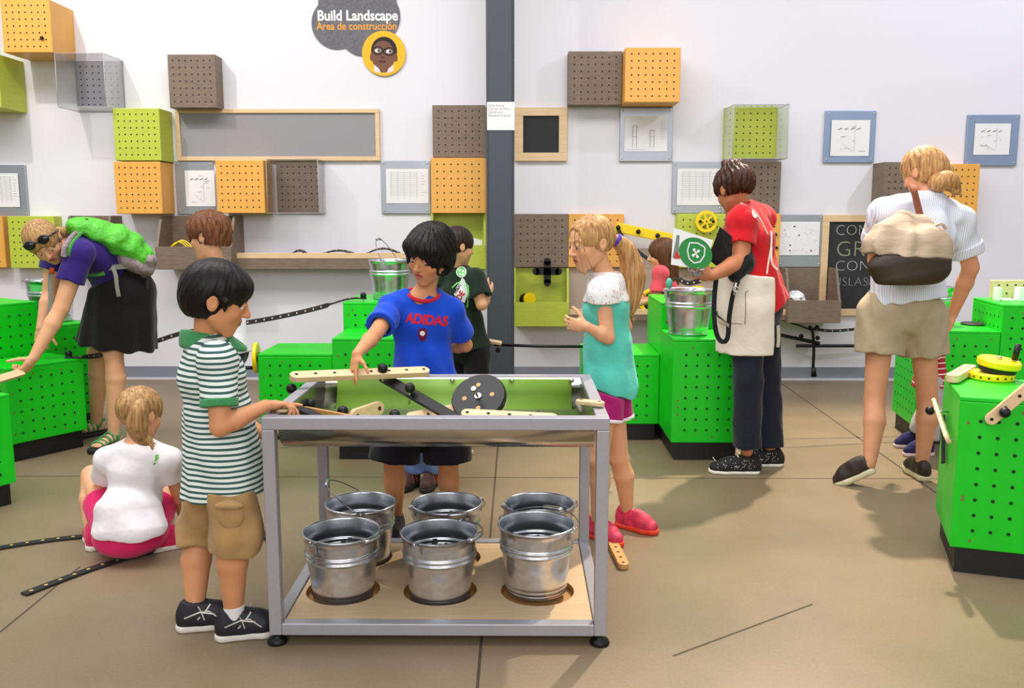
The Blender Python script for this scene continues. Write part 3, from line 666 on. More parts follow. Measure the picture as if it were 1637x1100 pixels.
# ============================================================ buckets
def bucket_parts(t, R=0.125, r=0.098, h=0.228, ear_dir=None, bail=None):
    c = t.location
    pts = [(0.0, .012), (r-.012, .012), (r-.002, .004), (r, 0), (r+.003, .003), (r+.002, .012), (r+.001, .016), (r+.0055, .021), (r+.0025, .027), (r+.004, .03)]
    def rad(z): return r+(R-r)*z/h
    def rib(z): return [(rad(z)+.0005, z-.0055), (rad(z)+.0035, z-.0035), (rad(z)+.0058, z), (rad(z)+.0035, z+.0035), (rad(z)+.0005, z+.0055)]
    pts += [(rad(.045), .045), (rad(.10), .10), (rad(.139), .139)]+rib(.148)+rib(.164)+[(rad(.175), .175), (rad(.2), .2), (rad(h)-.001, h-.006)]
    pts += [(R+.003, h-.005), (R+.0045, h-.001), (R+.002, h+.003), (R-.002, h+.002), (R-.003, h-.004)]
    pts += [(rad(.2)-.003, .2), (rad(.1715)-.003, .1715), (rad(.168), .168), (rad(.164)+.003, .164), (rad(.160), .160), (rad(.156)-.003, .156), (rad(.152), .152), (rad(.148)+.003, .148), (rad(.144), .144), (rad(.140)-.003, .140), (rad(.06)-.003, .06), (r-.003, .016), (0.0005, .016)]
    mb = MB(); mb.lathe(pts[::-1], c, 48); mb.build('pail', [M_galv], t)
    ea = math.radians(ear_dir or 0); ed = V((math.cos(ea), math.sin(ea), 0)); es = V((-ed.y, ed.x, 0))
    for s in (1, -1):
        b = c+ed*s*(rad(h-.02)+.004)+V((0, 0, h-.012)); m = MB()
        m.ribbon([b+V((0, 0, -.028)), b+ed*s*.001, b+V((0, 0, .014))+ed*s*.001], .03, .003, es)
        m.torus(b+V((0, 0, .008))+ed*s*.004, es, .008, .0025, 14, 6); m.build('ear', [M_galv], t)
    tilt = math.radians(bail if bail is not None else 4); m = MB(); pts = []
    A = R+.012
    for i in range(25):
        an = math.pi*i/24; q = ed*math.cos(an)*A; hgt = math.sin(an)*A*1.06
        pts.append(c+V((0, 0, h-.003))+q+es*hgt*math.cos(tilt)+V((0, 0, 1))*hgt*math.sin(tilt))
    m.tube(pts, .0022, 6); m.build('bail_handle', [M_wire], t)
    m = MB(); m.tube(pts[10:15], .0075, 10); m.build('hand_grip', [M_galv], t)
def bucket(loc, label, ear=0, bail=4, grp='galvanised buckets', s=1.0, tilt=None, fill=None):
    t = thing('bucket', loc, label, 'bucket', grp)
    bucket_parts(t, ear_dir=ear, bail=bail)
    t.scale = (s, s, s)
    if tilt: t.rotation_euler = tilt
    return t
zbk = zs-0.0215
bl = ['front left bucket on the table shelf, below the hand side of the boy in stripes', 'front middle bucket on the table shelf', 'front right bucket on the table shelf, set off centre in its opening',
      'rear left bucket on the table shelf, its wire handle with grip laid over the rim', 'rear middle bucket on the table shelf', 'rear right bucket on the table shelf']
ears = [(55, 178), (60, 176), (-25, 5), (100, 35), (20, 178), (10, 176)]
for k in range(6):
    x = BX[k % 3]; y = BY[k//3]
    off = [(0, 0), (0, -.008), (-.004, .012), (.012, 0), (.0, .0), (.012, 0)][k]
    zz = zbk+(0.0215 if k == 2 else 0)
    b = bucket(V((x+off[0], y+off[1], zz)), bl[k], ears[k][0], ears[k][1], 'buckets on the table shelf')
    rnd = random.Random(k+5)
    m = MB(); m.sphere(b.location+V((0, 0, .10 if k != 3 else .045)), .100 if k != 3 else .092, 24, 8, sc=(1, 1, .2))
    for q in range(64):
        an = rnd.uniform(0, 6.28); rr = 0.088*math.sqrt(rnd.random()); z0 = b.location.z+(rnd.uniform(.10, .155) if k != 3 else rnd.uniform(.05, .10)); p = V((b.location.x+rr*math.cos(an), b.location.y+rr*math.sin(an), z0))
        if q % 3: m.sphere(p, .015, 10, 7)
        else:
            d = V((rnd.uniform(-1, 1), rnd.uniform(-1, 1), rnd.uniform(-.2, .3))).normalized()*.045; c0 = V((b.location.x, b.location.y, z0)); m.cyl(c0+(p-c0)*.45-d, c0+(p-c0)*.45+d, .011, n=10)
    o = tag(m.build('plastic_pieces', [M_black]), 'heap of small black plastic pieces inside the '+['front left', 'front middle', 'front right', 'rear left', 'rear middle', 'rear right'][k]+' table bucket', 'toy parts', 'pieces in the buckets', 'stuff')
bucket(V((P(624, 476, 5.33).x, 5.33, H3+.001)), 'bucket with raised wire handle on the tall block behind the boy in blue', 80, 62, 'buckets on the green blocks')
bucket(V((P(1100, 528, 4.86).x, 4.86, H2+.001)), 'bucket on the green block left of the woman in red', 12, 177, 'buckets on the green blocks', 1.06)
bucket(V((-2.86, 5.43, H2+.001)), 'bucket half hidden behind the arms of the bending woman', 0, 178, 'buckets on the green blocks', 1.1)
bucket(V((2.44, 5.28, H2+.001)), 'bucket half hidden behind the right arm of the woman with the bag', 40, 30, 'buckets on the green blocks')
# ============================================================ toy parts
def plank(a, b, w, th, side, label, name='maple_plank', m=M_maple, pitch=0.065, grp='maple planks', r=0.0062, ends=True):
    a, b = V(a), V(b); d = (b-a).normalized(); sd = V(side); sd = (sd-d*sd.dot(d)).normalized(); n = d.cross(sd); L = (b-a).length
    M = Matrix((d, sd, n)).transposed().to_4x4(); M.translation = a
    ol = arc(L-w/2, 0, w/2, -90, 90, 8)+arc(w/2, 0, w/2, 90, 270, 8)
    mb = MB(); mb.prism(ol, -th/2, th/2, M)
    k = max(1, int((L-w)/pitch)); st = (L-w)/k
    for i in range(k+1):
        for s in (1, -1): mb.disc(M @ V((w/2+i*st, 0, s*(th/2+.0007))), n*s, r, 10, 1)
    o = mb.build(name, [m, M_hole], bevel=0.003)
    tag(o, label, 'toy plank', grp); base = (a+b)/2; base.z = min(a.z, b.z)
    for v in o.data.vertices: v.co -= base
    o.location = base
    return o
def bolt_knob(p, label, r=0.019, d=(0, 0, 1), stem=0.03):
    p = V(p); d = V(d).normalized(); t = thing('ball_connector', p, label, 'knob', 'black ball knobs')
    mb = MB(); mb.sphere(p+d*r*.95, r, 20, 12); mb.build('ball', [M_black], t)
    mb = MB(); mb.cyl(p-d*stem, p+d*r*.4, .004, n=8); mb.cyl(p, p+d*.004, r*.6, n=14); mb.build('stem', [M_screw], t)
    return t
# plank laid across the left back corner of the table, black beam, wheel
Ya = 3.16
plank(P(463, 603, 3.0), P(686, 594, 3.22), 0.045, 0.022, (0, 1, 0.35), 'long maple plank resting over the rear left corner of the table')
bolt_knob(P(612, 597, 3.135), 'black knob on the long maple plank over the table', 0.0185)
A, B = P(612, 603, 3.20), P(732, 672, 2.92); 
mb = MB(); mb.ribbon([A, B], 0.04, 0.016, (1, .7, .6)); o = solo(mb, 'black_beam', [M_black], B, 'black beam slanting down from the long maple plank into the pan', 'toy beam', bevel=0.004)
bolt_knob(P(655, 627, 3.07), 'black knob halfway down the slanting black beam', 0.0185, (0.1, -.4, 1), .05)
c = P(766, 637, 3.08)
ax = V((-0.22, -0.66, 0.72)).normalized()
t = thing('toy_pulley', c-V((0, 0, .09)), 'black wheel with a steel axle tipped up in the table pan', 'wheel', 'toy wheels')
mb = MB()
def disc_solid(mb, c, ax, R, th, n=48, e=.004, mi=0):
    u = ax.orthogonal().normalized(); tt = ax.cross(u); prof = [(0, -th/2), (R-e, -th/2), (R, -th/2+e), (R, th/2-e), (R-e, th/2), (0.0, th/2)]
    vs = []
    for r_, z in prof:
        for i in range(n): vs.append(V(c)+(u*math.cos(2*math.pi*i/n)+tt*math.sin(2*math.pi*i/n))*max(r_, .0004)+ax*z)
    mb.add(vs, [(j*n+i, j*n+(i+1) % n, (j+1)*n+(i+1) % n, (j+1)*n+i) for j in range(len(prof)-1) for i in range(n)], mi)
disc_solid(mb, c, ax, .098, .026)
u = ax.orthogonal().normalized(); tt = ax.cross(u)
mb.build('wheel_disc', [M_black], t)
mb = MB()
for k in range(4):
    q = c+(u*math.cos(.6+k*1.571)+tt*math.sin(.6+k*1.571))*.05+ax*.0137; mb.disc(q, ax, .0085, 12)
mb.build('wheel_holes', [M_mapleo], t)
mb = MB(); mb.cyl(c-ax*.03, c+ax*.075+V((0, 0, -.01)), .0045, n=10); mb.cyl(c+ax*.068+V((0, 0, -.01)), c+ax*.078+V((0, 0, -.01)), .009, n=12); mb.cyl(c+ax*.013, c+ax*.018, .012, n=14); mb.build('axle', [M_screw], t)
pv = c+(V((0, 0, 1))-ax*ax.z).normalized()*.07
mb = MB(); mb.cyl(pv-ax*.012, pv-ax*.06+V((0, 0, .03)), .012, n=14); mb.build('crank_peg', [M_black], t)
mb = MB(); disc_solid(mb, c-ax*.022, ax, .096, .010); mb.build('wheel_backing', [M_maple], t)
zp = TZ-.10
plank(P(560, 668, 3.0), P(612, 650, 3.12), .05, .02, (0.15, .35, 1), 'short maple plank propped in the left of the pan with two holes', pitch=.06, r=.008)
plank(P(737, 662, 2.93), P(892, 670, 2.92), .042, .018, (0, 1, .5), 'maple plank lying in the pan in front of the black wheel')
plank(P(650, 671, 2.95), P(735, 655, 3.15), .045, .02, (0, 1, .6), 'maple plank lying in the pan beneath the black beam')
plank(P(700, 664, 3.12), P(742, 652, 3.22), .04, .02, (0, 1, .5), 'small maple plank tucked between beam and wheel')
mb = MB(); mb.ribbon([P(487, 654, 2.93), P(566, 669, 2.83)], .018, .012, (0, 0, 1)); solo(mb, 'maple_dowel', [M_mapleo], P(566, 669, 2.83), 'thin maple stick sloping into the pan by the hand of the boy in stripes', 'stick')
mb = MB(); mb.ribbon([P(458, 651, 2.85), P(487, 657, 2.83), P(508, 667, 2.80)], .05, .012, (0, 1, 0)); solo(mb, 'rubber_strap', [M_rubber], P(508, 667, 2.8), 'short black strap under the hand of the boy in stripes', 'strap')
mb = MB(); cc = P(454, 662, 2.66); cc.z = TZ; mb.cyl(cc, cc+V((0, 0, .010)), .026, n=24); mb.cyl(cc+V((0.004, 0, .010)), cc+V((.004, 0, .016)), .018, n=20, mi=1)
solo(mb, 'maple_washer', [M_maple, M_screw], cc, 'small round maple piece on the front left corner of the table', 'toy part')
for px, py, Y, r, l in ((496, 645, 2.98, .0185, 'black knob above the left rail near the striped boy, second from the left'), (548, 657, 2.98, .019, 'black knob between the maple stick and the short propped plank'),
                       (631, 663, 2.95, .019, 'black knob peeking over the front rail left of the slanting beam'), (863, 664, 2.98, .018, 'black knob in the right half of the pan'), (466, 621, 3.02, .0185, 'black knob just behind the hand of the boy in stripes')):
    q = P(px, py, Y); bolt_knob(q-V((0, 0, r)), l, r, (0, 0, 1), .02)
q = P(945, 661, 2.72); q.z = TZ
plank(q+V((-.045, .03, .012)), q+V((.04, -.01, .012)), .034, .014, (0.4, .9, 0), 'rounded maple piece on the front right corner of the table', pitch=.2)
A = F(979, 868, .012); B = F(998, 907, .012); plank(A, B, .042, .022, (1, 0, 0), 'maple plank with holes on the floor right of the table', m=M_mapleo, pitch=.045)
plank(F(700, 727, .012), F(757, 723, .012), .045, .02, (0, 1, 0), 'maple plank on the floor beyond the table, seen under the pan', pitch=.06)
# near right block: spool, planks, knobs
def on_near(x, y, z=H2): return MN @ V((x, y, z))
def drum(mb, c, r, h, mi=0, e=.006, n=48, ax=V((0, 0, 1))): disc_solid(mb, V(c)+ax*h/2, ax, r, h, n, e, mi)
sc_ = F(1592, 607, H2); 
t = thing('yellow_spool', sc_, 'yellow spool of two discs around a black ring with a black crank handle', 'toy part')
axs = V((.10, -.10, 1)).normalized()
mb = MB(); drum(mb, sc_+V((-.012, .01, 0)), .083, .030); mb.build('lower_disc', [M_yellow], t)
mb = MB(); drum(mb, sc_+V((0, 0, .031)), .068, .022, ax=axs); mb.build('rubber_ring', [M_rubber], t)
mb = MB(); drum(mb, sc_+V((.004, -.003, .053)), .079, .030, ax=axs); mb.build('upper_disc', [M_yellow], t)
mb = MB(); mb.cyl(sc_+V((.004, -.004, .082)), sc_+V((.005, -.005, .093)), .010, n=8); mb.build('bolt', [M_screw], t)
mb = MB(); h0 = sc_+V((.055, -.02, .080)); mb.cyl(h0, h0+V((.012, 0, .065)), .0115, n=16); mb.build('crank_handle', [M_black], t)
mb = MB()
for k in range(8):
    an = 3.4+k*.36; q = sc_+V((-.012, .01, 0))+V((math.cos(an), math.sin(an), 0))*.0836+V((0, 0, .015)); mb.disc(q, (math.cos(an), math.sin(an), 0), .0045, 8)
mb.build('rim_holes', [M_hole], t)
A, B = F(1521, 606, H2+.02), F(1552, 588, H2+.02); plank(A, B, .05, .03, (1, .3, 0), 'thick maple block lying on the near right green block', pitch=.05, r=.005, m=M_maple)
nf = (MN.to_3x3() @ V((0, -1, 0))); nl = (MN.to_3x3() @ V((-1, 0, 0)))
def face_front(px, py, off=.012): # intersect ray with the near block's front face
    d = ray(px, py); o = V((0, 0, CAMH)); p0 = MN @ V((0, 0, 0)); t_ = (p0+nf*off-o).dot(nf)/d.dot(nf); return o+d*t_
def face_left(px, py, off=.012):
    d = ray(px, py); o = V((0, 0, CAMH)); p0 = MN @ V((0, 0, 0)); t_ = (p0+nl*off-o).dot(nl)/d.dot(nl); return o+d*t_
plank(face_front(1577, 676), face_front(1660, 607), .042, .018, nf.cross(V((0, 0, 1)))+V((0, 0, 1)), 'maple plank fixed aslant on the front of the near right green block', pitch=.06)
bolt_knob(face_front(1605, 658, .022), 'black knob holding the slanting maple plank on the near right block', .0185, nf, .02)
plank(face_left(1494, 640, .05), face_left(1516, 706, .03), .04, .014, nl.cross(V((0, 0, 1)))+V((0, 0, .2)), 'maple plank leaning on the left side of the near right block', pitch=.06)
bolt_knob(face_left(1494, 657, .058), 'black knob on the maple plank at the left side of the near right block', .017, nl, .05)
mb = MB(); mb.ribbon([face_left(1508, 665, .012), face_left(1508, 740, .012)], .03, .012, nl.cross(V((0, 0, 1)))); solo(mb, 'rubber_strap', [M_rubber], face_left(1508, 742, .012), 'black strap hanging down the left side of the near right block', 'strap')
# right step group
mb = MB(); q = F(1557, 519, H2+.001); drum(mb, q, .075, .012); solo(mb, 'rubber_disc', [M_rubber], q, 'flat black disc on the green block at the right', 'toy part')
zt = H3
A = F(1583, 477, zt+.0); x0 = A.x; y0 = 5.36
t = thing('peg_plank', (x0+.3, y0, zt), 'maple board with rows of holes standing on the tall right green block', 'toy plank')
mb = MB(); A = P(1583, 478, y0); B = P(1680, 448, y0); A.z = zt; mb.box((A.x, y0, zt), (B.x, y0+.02, B.z))
for i in range(7):
    for j in range(2): mb.disc((A.x+.045+i*.05, y0-.0008, zt+.03+j*.05), (0, -1, 0), .0062, 8, 1)
mb.build('board', [M_maple, M_hole], t, bevel=.004)
q = F(1603, 481, zt)
mb = MB(); mb.box((q.x-.035, q.y-.03, zt), (q.x+.055, q.y+.03, zt+.014)); mb.box((q.x-.045, q.y-.03, zt), (q.x-.022, q.y+.03, zt+.08)); solo(mb, 'white_bracket', [M_white], q, 'left white bracket lying on the tall right green block', 'bracket', bevel=.004)
q = F(1637, 481, zt)
mb = MB(); mb.box((q.x-.02, q.y-.03, zt), (q.x+.055, q.y+.03, zt+.014)); mb.box((q.x-.045, q.y-.03, zt), (q.x-.015, q.y+.03, zt+.08)); solo(mb, 'white_bracket', [M_white], q, 'right white bracket on the tall right green block, cut by the view', 'bracket', bevel=.004)
# yellow wheel on the end of the low block, peg and hub
xe = P(532, 600, 5.09).x-0.002-.43
c = V((xe-.028, 5.16, P(436, 572, 5.16).z))
t = thing('toy_pulley', c-V((0, 0, .085)), 'yellow rimmed wheel seen edge-on at the left end of the low green block', 'wheel', 'toy wheels')
mb = MB(); disc_solid(mb, c, V((-1, -.12, 0)).normalized(), .09, .022); mb.build('wheel_disc', [M_yellow], t)
mb = MB(); mb.sphere(c+V((.004, -.05, .0)), .03, 14, 9, sc=(.5, .6, 1.1)); mb.cyl(c, c+V((.03, 0, 0)), .03, n=16); mb.build('hub', [M_black], t)
mb = MB(); mb.cyl(c+V((0, -.02, -.055)), c+V((-.075, -.03, -.055)), .011, n=12); mb.build('crank_peg', [M_black], t)
mb = MB(); q = F(625, 524, H2+.002); drum(mb, q, .06, .012); solo(mb, 'toy_disc', [M_yellow], q, 'thin yellow disc on the middle block behind the boy in blue', 'toy part')
# yellow rings near the tall right-centre block
c = P(1043, 483, 6.93)
t = thing('toy_pulley', c-V((0, 0, .11)), 'yellow ring wheel with a black core just right of the girl in teal', 'wheel', 'toy wheels')
mb = MB(); mb.torus(c, (-.2, -1, 0), .090, .018, 40, 10, sz=.8); mb.build('ring', [M_yellow], t)
mb = MB(); disc_solid(mb, c+V((.008, .02, 0)), V((-.2, -1, 0)).normalized(), .078, .016); mb.build('core', [M_black], t)
c = P(1115, 480, 6.93); t = thing('toy_pulley', c-V((0, 0, .1)), 'yellow ring standing behind the bucket left of the woman in red', 'wheel', 'toy wheels')
mb = MB(); mb.torus(c, (0, -1, 0.1), .095, .017, 40, 10); mb.build('ring', [M_yellow], t)
mb = MB(); disc_solid(mb, c, V((0, -1, 0.1)).normalized(), .04, .014); mb.build('hub', [M_yellow], t)
# ============================================================ straps, bars
def sag(pts, n=8):
    out = []
    for i in range(len(pts)-1):
        p0 = pts[max(i-1, 0)]; p1 = pts[i]; p2 = pts[i+1]; p3 = pts[min(i+2, len(pts)-1)]
        for k in range(n):
            t_ = k/n; out.append(0.5*((2*p1)+(p2-p0)*t_+(2*p0-5*p1+4*p2-p3)*t_*t_+(3*p1-p0-3*p2+p3)*t_**3))
    out.append(pts[-1]); return out
def PY(l): return [P(x, y, Y) for x, y, Y in l]
pts = sag(PY([(105, 571, 4.93), (135, 571, 4.95), (175, 565, 5.2), (230, 552, 5.35), (290, 533, 5.4), (345, 524, 5.38), (400, 515, 5.35), (455, 505, 5.3), (510, 492, 5.25), (556, 478, 5.15), (586, 477, 5.15)]))
n = len(pts); sides = [V((0, 0.25+.0*i, 1)) if 12 < i < n-14 else V((0, 1, .15)) for i in range(n)]
mb = MB(); mb.ribbon(pts, .027, .006, sides, holes=.055); solo(mb, 'rubber_strap', [M_rubber, M_maple], pts[0], 'long sagging black strap between the left block and the block behind the blue boy', 'strap', 'rubber straps')
bolt_knob(P(110, 571, 4.93), 'black knob pinning the long strap on the low left block', .020); bolt_knob(P(581, 477, 5.15), 'black knob pinning the long strap on the tall block by the bucket', .018)
def floorstrap(px, label, w=.035, z=.006):
    pts = sag([F(x, y, z) for x, y in px], 6); m = MB(); m.ribbon(pts, w, .006, (0.3, 1, 0), holes=.055, hmi=1)
    solo(m, 'rubber_strap', [M_rubber, mat('brass_eyelet', (205, 170, 96), .4)], pts[0], label, 'strap', 'rubber straps')
floorstrap([(-20, 879), (40, 869), (90, 862), (128, 858), (200, 850)], 'black strap with pale holes on the floor left of the crouching girl')
floorstrap([(38, 950), (90, 930), (150, 908), (200, 893), (262, 872), (297, 838)], 'black strap on the floor running under the crouching girl')
floorstrap([(232, 884), (262, 868), (285, 848), (330, 836), (395, 842), (432, 860)], 'black strap on the floor behind the feet of the boy in stripes', z=.014)
mb = MB(); A, B = P(790, 551, 5.2), P(932, 554, 5.2); mb.tube([A, A.lerp(B, .5)-V((0, 0, .004)), B], .009, 8)
t = thing('black_bar', B, 'thin black bar reaching from the pillar to the low block behind the girl in teal', 'toy bar'); mb.build('bar', [M_black], t)
mb = MB(); mb.ribbon([P(782, 545, 5.17), P(802, 549, 5.17)], .03, .014, (0, 1, .4)); mb.build('maple_end', [M_maple], t)
knob(t, P(796, 556, 5.2), .016, (0, 0, -1))
# bar rig at the wall between the woman in red and the woman with the bag
Yr = 6.93
t = thing('bar_rig', P(1302, 604, Yr), 'crossed black bars with ball knobs by the wall, right of the woman in red', 'toy structure')
for nm, l, r in (('bar', [(1240, 534), (1310, 549)], .014), ('bar', [(1273, 553), (1400, 553)], .013), ('post', [(1293, 522), (1299, 530), (1301, 560), (1300, 585), (1301, 602)], .012), ('strap', [(1255, 514), (1280, 521), (1296, 528)], .006)):
    mb = MB(); mb.tube(sag([P(x, y, Yr) for x, y in l], 4), r, 8); mb.build(nm, [M_black], t)
mb = MB(); mb.ribbon(sag([P(x, y, Yr) for x, y in ((1300, 526), (1330, 529), (1370, 526), (1420, 520))], 5), .022, .006, (0, .2, 1), holes=.06); mb.build('strap', [M_rubber, M_paper], t)
for x, y in ((1305, 523), (1280, 537), (1306, 540)): knob(t, P(x, y, Yr-.01), .018, (0, -1, 0))
mb = MB(); mb.cyl(P(1301, 588, Yr), P(1301, 602, Yr), .016, .022, n=12); mb.build('foot', [M_black], t)
# ============================================================ people: one continuous surface grown from a distance field
def npv(v): return np.array(v, dtype=np.float64)
class Body:
    def __init__(s, vox=0.005): s.ops = []; s.vox = vox; s.disp = None
    def seg(s, a, b, ra, rb=None, side=None, k=0.015, op='u', clip=None):
        rb = ra if rb is None else rb
        s.ops.append(('seg', npv(a), npv(b), ra, rb, None if side is None else npv(side), k, op, clip)); return s
    def chain(s, pts, rs, side=None, k=0.015, op='u', clip=None):
        for i in range(len(pts)-1): s.seg(pts[i], pts[i+1], rs[i], rs[i+1], side, k if i == 0 else min(k, 0.012), op, clip)
        return s
    def ell(s, c, r, ax=None, k=0.01, op='u', clip=None):
        ax = np.eye(3) if ax is None else np.array([list(a) for a in ax]); s.ops.append(('ell', npv(c), npv(r), ax, None, None, k, op, clip)); return s
    def plane(s, p, n, k=0.004):
        n = V(n).normalized(); s.ops.append(('plane', npv(p), npv(n), 0, 0, 0, k, 'c', None)); return s
    def mesh(s):
        lo = np.full(3, 1e9); hi = -lo
        for o in s.ops:
            if o[7] != 'u': continue
            if o[0] == 'seg':
                r = max(np.max(o[3]), np.max(o[4])); lo = np.minimum(lo, np.minimum(o[1], o[2])-r); hi = np.maximum(hi, np.maximum(o[1], o[2])+r)
            elif o[0] == 'ell': r = np.max(o[2]); lo = np.minimum(lo, o[1]-r); hi = np.maximum(hi, o[1]+r)
        h = s.vox; lo -= 4*h; hi += 4*h; n = np.ceil((hi-lo)/h).astype(int)+1
        f = np.full(n, 0.5, dtype=np.float32)
        ax = [lo[i]+h*np.arange(n[i]) for i in range(3)]
        for o in s.ops:
            kind, k, op, clip = o[0], o[6], o[7], o[8]
            if kind == 'plane':
                d = ((ax[0]-o[1][0])*o[2][0])[:, None, None]+((ax[1]-o[1][1])*o[2][1])[None, :, None]+((ax[2]-o[1][2])*o[2][2])[None, None, :]
                hh = np.maximum(k-np.abs(f-d), 0)/k; f = (np.maximum(f, d)+hh*hh*k/4).astype(np.float32); continue
            if kind == 'seg': r = max(np.max(o[3]), np.max(o[4])); l2 = np.minimum(o[1], o[2])-r; h2 = np.maximum(o[1], o[2])+r
            else: r = np.max(o[2]); l2 = o[1]-r; h2 = o[1]+r
            m = k+3*h; i0 = np.maximum(((l2-m-lo)/h).astype(int), 0); i1 = np.minimum(((h2+m-lo)/h).astype(int)+2, n)
            if np.any(i1 <= i0): continue
            X = ax[0][i0[0]:i1[0]][:, None, None]; Y = ax[1][i0[1]:i1[1]][None, :, None]; Z = ax[2][i0[2]:i1[2]][None, None, :]
            if kind == 'seg':
                a, b, ra, rb, side = o[1:6]; w = b-a; L = math.sqrt(w @ w)+1e-9
                t = np.clip(((X-a[0])*w[0]+(Y-a[1])*w[1]+(Z-a[2])*w[2])/(L*L), 0, 1)
                qx = X-a[0]-t*w[0]; qy = Y-a[1]-t*w[1]; qz = Z-a[2]-t*w[2]
                if side is None: d = np.sqrt(qx*qx+qy*qy+qz*qz)-(ra+(rb-ra)*t)
                else:
                    wn = w/L; u = side-wn*(side @ wn); u /= math.sqrt(u @ u)+1e-9; vv = np.cross(wn, u)
                    ra2 = np.atleast_1d(ra)*np.ones(2); rb2 = np.atleast_1d(rb)*np.ones(2)
                    ru = ra2[0]+(rb2[0]-ra2[0])*t; rv = ra2[1]+(rb2[1]-ra2[1])*t; rw = np.minimum(ru, rv)
                    cu = qx*u[0]+qy*u[1]+qz*u[2]; cv = qx*vv[0]+qy*vv[1]+qz*vv[2]; cw = qx*wn[0]+qy*wn[1]+qz*wn[2]
                    k0 = np.sqrt((cu/ru)**2+(cv/rv)**2+(cw/rw)**2); k1 = np.sqrt((cu/ru**2)**2+(cv/rv**2)**2+(cw/rw**2)**2)+1e-6
                    d = k0*(k0-1)/k1
            else:
                c, r3, A = o[1:4]; q = [A[i][0]*(X-c[0])+A[i][1]*(Y-c[1])+A[i][2]*(Z-c[2]) for i in range(3)]
                k0 = np.sqrt(sum((q[i]/r3[i])**2 for i in range(3))); k1 = np.sqrt(sum((q[i]/r3[i]**2)**2 for i in range(3)))+1e-6
                d = k0*(k0-1)/k1
            if clip:
                for p, nn in clip:
                    nn = V(nn).normalized(); d = np.maximum(d, (X-p[0])*nn[0]+(Y-p[1])*nn[1]+(Z-p[2])*nn[2])
            sl = (slice(i0[0], i1[0]), slice(i0[1], i1[1]), slice(i0[2], i1[2])); g = f[sl]
            if op == 'u': hh = np.maximum(k-np.abs(g-d), 0)/k; f[sl] = np.minimum(g, d)-hh*hh*k/4
            elif op == 's': hh = np.maximum(k-np.abs(g+d), 0)/k; f[sl] = np.maximum(g, -d)+hh*hh*k/4
        if s.disp is not None: f += s.disp(ax[0][:, None, None], ax[1][None, :, None], ax[2][None, None, :]).astype(np.float32)
        return surface_nets(f, lo, h)
def surface_nets(f, org, h):
    s = f < 0; c = s.astype(np.int8)
    t = c[:-1]+c[1:]; t = t[:, :-1]+t[:, 1:]; t = t[:, :, :-1]+t[:, :, 1:]
    act = (t > 0) & (t < 8); idx = np.full(act.shape, -1, dtype=np.int64); ai = np.argwhere(act); n = len(ai); idx[act] = np.arange(n)
    pos = np.zeros((n, 3)); cnt = np.zeros(n)
    cor = [(0,0,0),(1,0,0),(0,1,0),(1,1,0),(0,0,1),(1,0,1),(0,1,1),(1,1,1)]
    for a in range(8):
        for b in range(a+1, 8):
            A, B = cor[a], cor[b]
            if sum(abs(A[i]-B[i]) for i in range(3)) != 1: continue
            fa = f[ai[:, 0]+A[0], ai[:, 1]+A[1], ai[:, 2]+A[2]].astype(float); fb = f[ai[:, 0]+B[0], ai[:, 1]+B[1], ai[:, 2]+B[2]].astype(float)
            m = (fa < 0) != (fb < 0); tt = fa[m]/(fa[m]-fb[m]); p = np.array(A)[None, :]+tt[:, None]*(np.array(B)-np.array(A))[None, :]
            pos[m] += p; cnt[m] += 1
    verts = org[None, :]+h*(ai+pos/cnt[:, None]); faces = []
    for axis in range(3):
        o1, o2 = [(1, 2), (2, 0), (0, 1)][axis]
        s0 = np.take(s, range(s.shape[axis]-1), axis); s1 = np.take(s, range(1, s.shape[axis]), axis)
        e = np.argwhere(s0 != s1); e = e[(e[:, o1] > 0) & (e[:, o2] > 0)]
        e = e[(e[:, o1] < s.shape[o1]-1) & (e[:, o2] < s.shape[o2]-1)]
        d1 = np.zeros(3, int); d1[o1] = 1; d2 = np.zeros(3, int); d2[o2] = 1
        q = [e-d1-d2, e-d2, e, e-d1]; q = np.stack([idx[x[:, 0], x[:, 1], x[:, 2]] for x in q], 1)
        ins = s[e[:, 0], e[:, 1], e[:, 2]]; q[~ins] = q[~ins][:, ::-1]; faces.append(q)
    return verts, np.concatenate(faces)
def np_mesh(name, verts, faces, mats, parent=None, cols=None):
    off = V((0, 0, 0)); p = parent
    while p is not None: off += p.location; p = p.parent
    me = bpy.data.meshes.new(name); nv, nf = len(verts), len(faces)
    me.vertices.add(nv); me.vertices.foreach_set('co', (verts-npv(off)[None, :]).astype(np.float32).ravel())
    me.loops.add(nf*4); me.loops.foreach_set('vertex_index', faces.astype(np.int32).ravel())
    me.polygons.add(nf); me.polygons.foreach_set('loop_start', np.arange(nf, dtype=np.int32)*4)
    me.update(calc_edges=True); me.validate()
    me.polygons.foreach_set('use_smooth', np.ones(len(me.polygons), dtype=bool))
    if cols is not None:
        ca = me.color_attributes.new('Col', 'FLOAT_COLOR', 'POINT'); c4 = np.ones((nv, 4), dtype=np.float32); c4[:, :3] = cols; ca.data.foreach_set('color', c4.ravel())
    for m in (mats if isinstance(mats, list) else [mats]): me.materials.append(m)
    o = bpy.data.objects.new(name, me); COL.objects.link(o)
    if parent: o.parent = parent
    return o
def skin_mat():
    m = bpy.data.materials.new('skin'); m.use_nodes = True; n = m.node_tree.nodes; l = m.node_tree.links; b = n['Principled BSDF']
    a = n.new('ShaderNodeAttribute'); a.attribute_name = 'Col'; l.new(a.outputs['Color'], b.inputs['Base Color'])
    b.inputs['Roughness'].default_value = 0.5; b.inputs['Subsurface Weight'].default_value = 0.12; b.inputs['Subsurface Radius'].default_value = (0.012, 0.005, 0.003)
    b.inputs['Subsurface Scale'].default_value = 0.6; b.inputs['Specular IOR Level'].default_value = 0.35
    return m
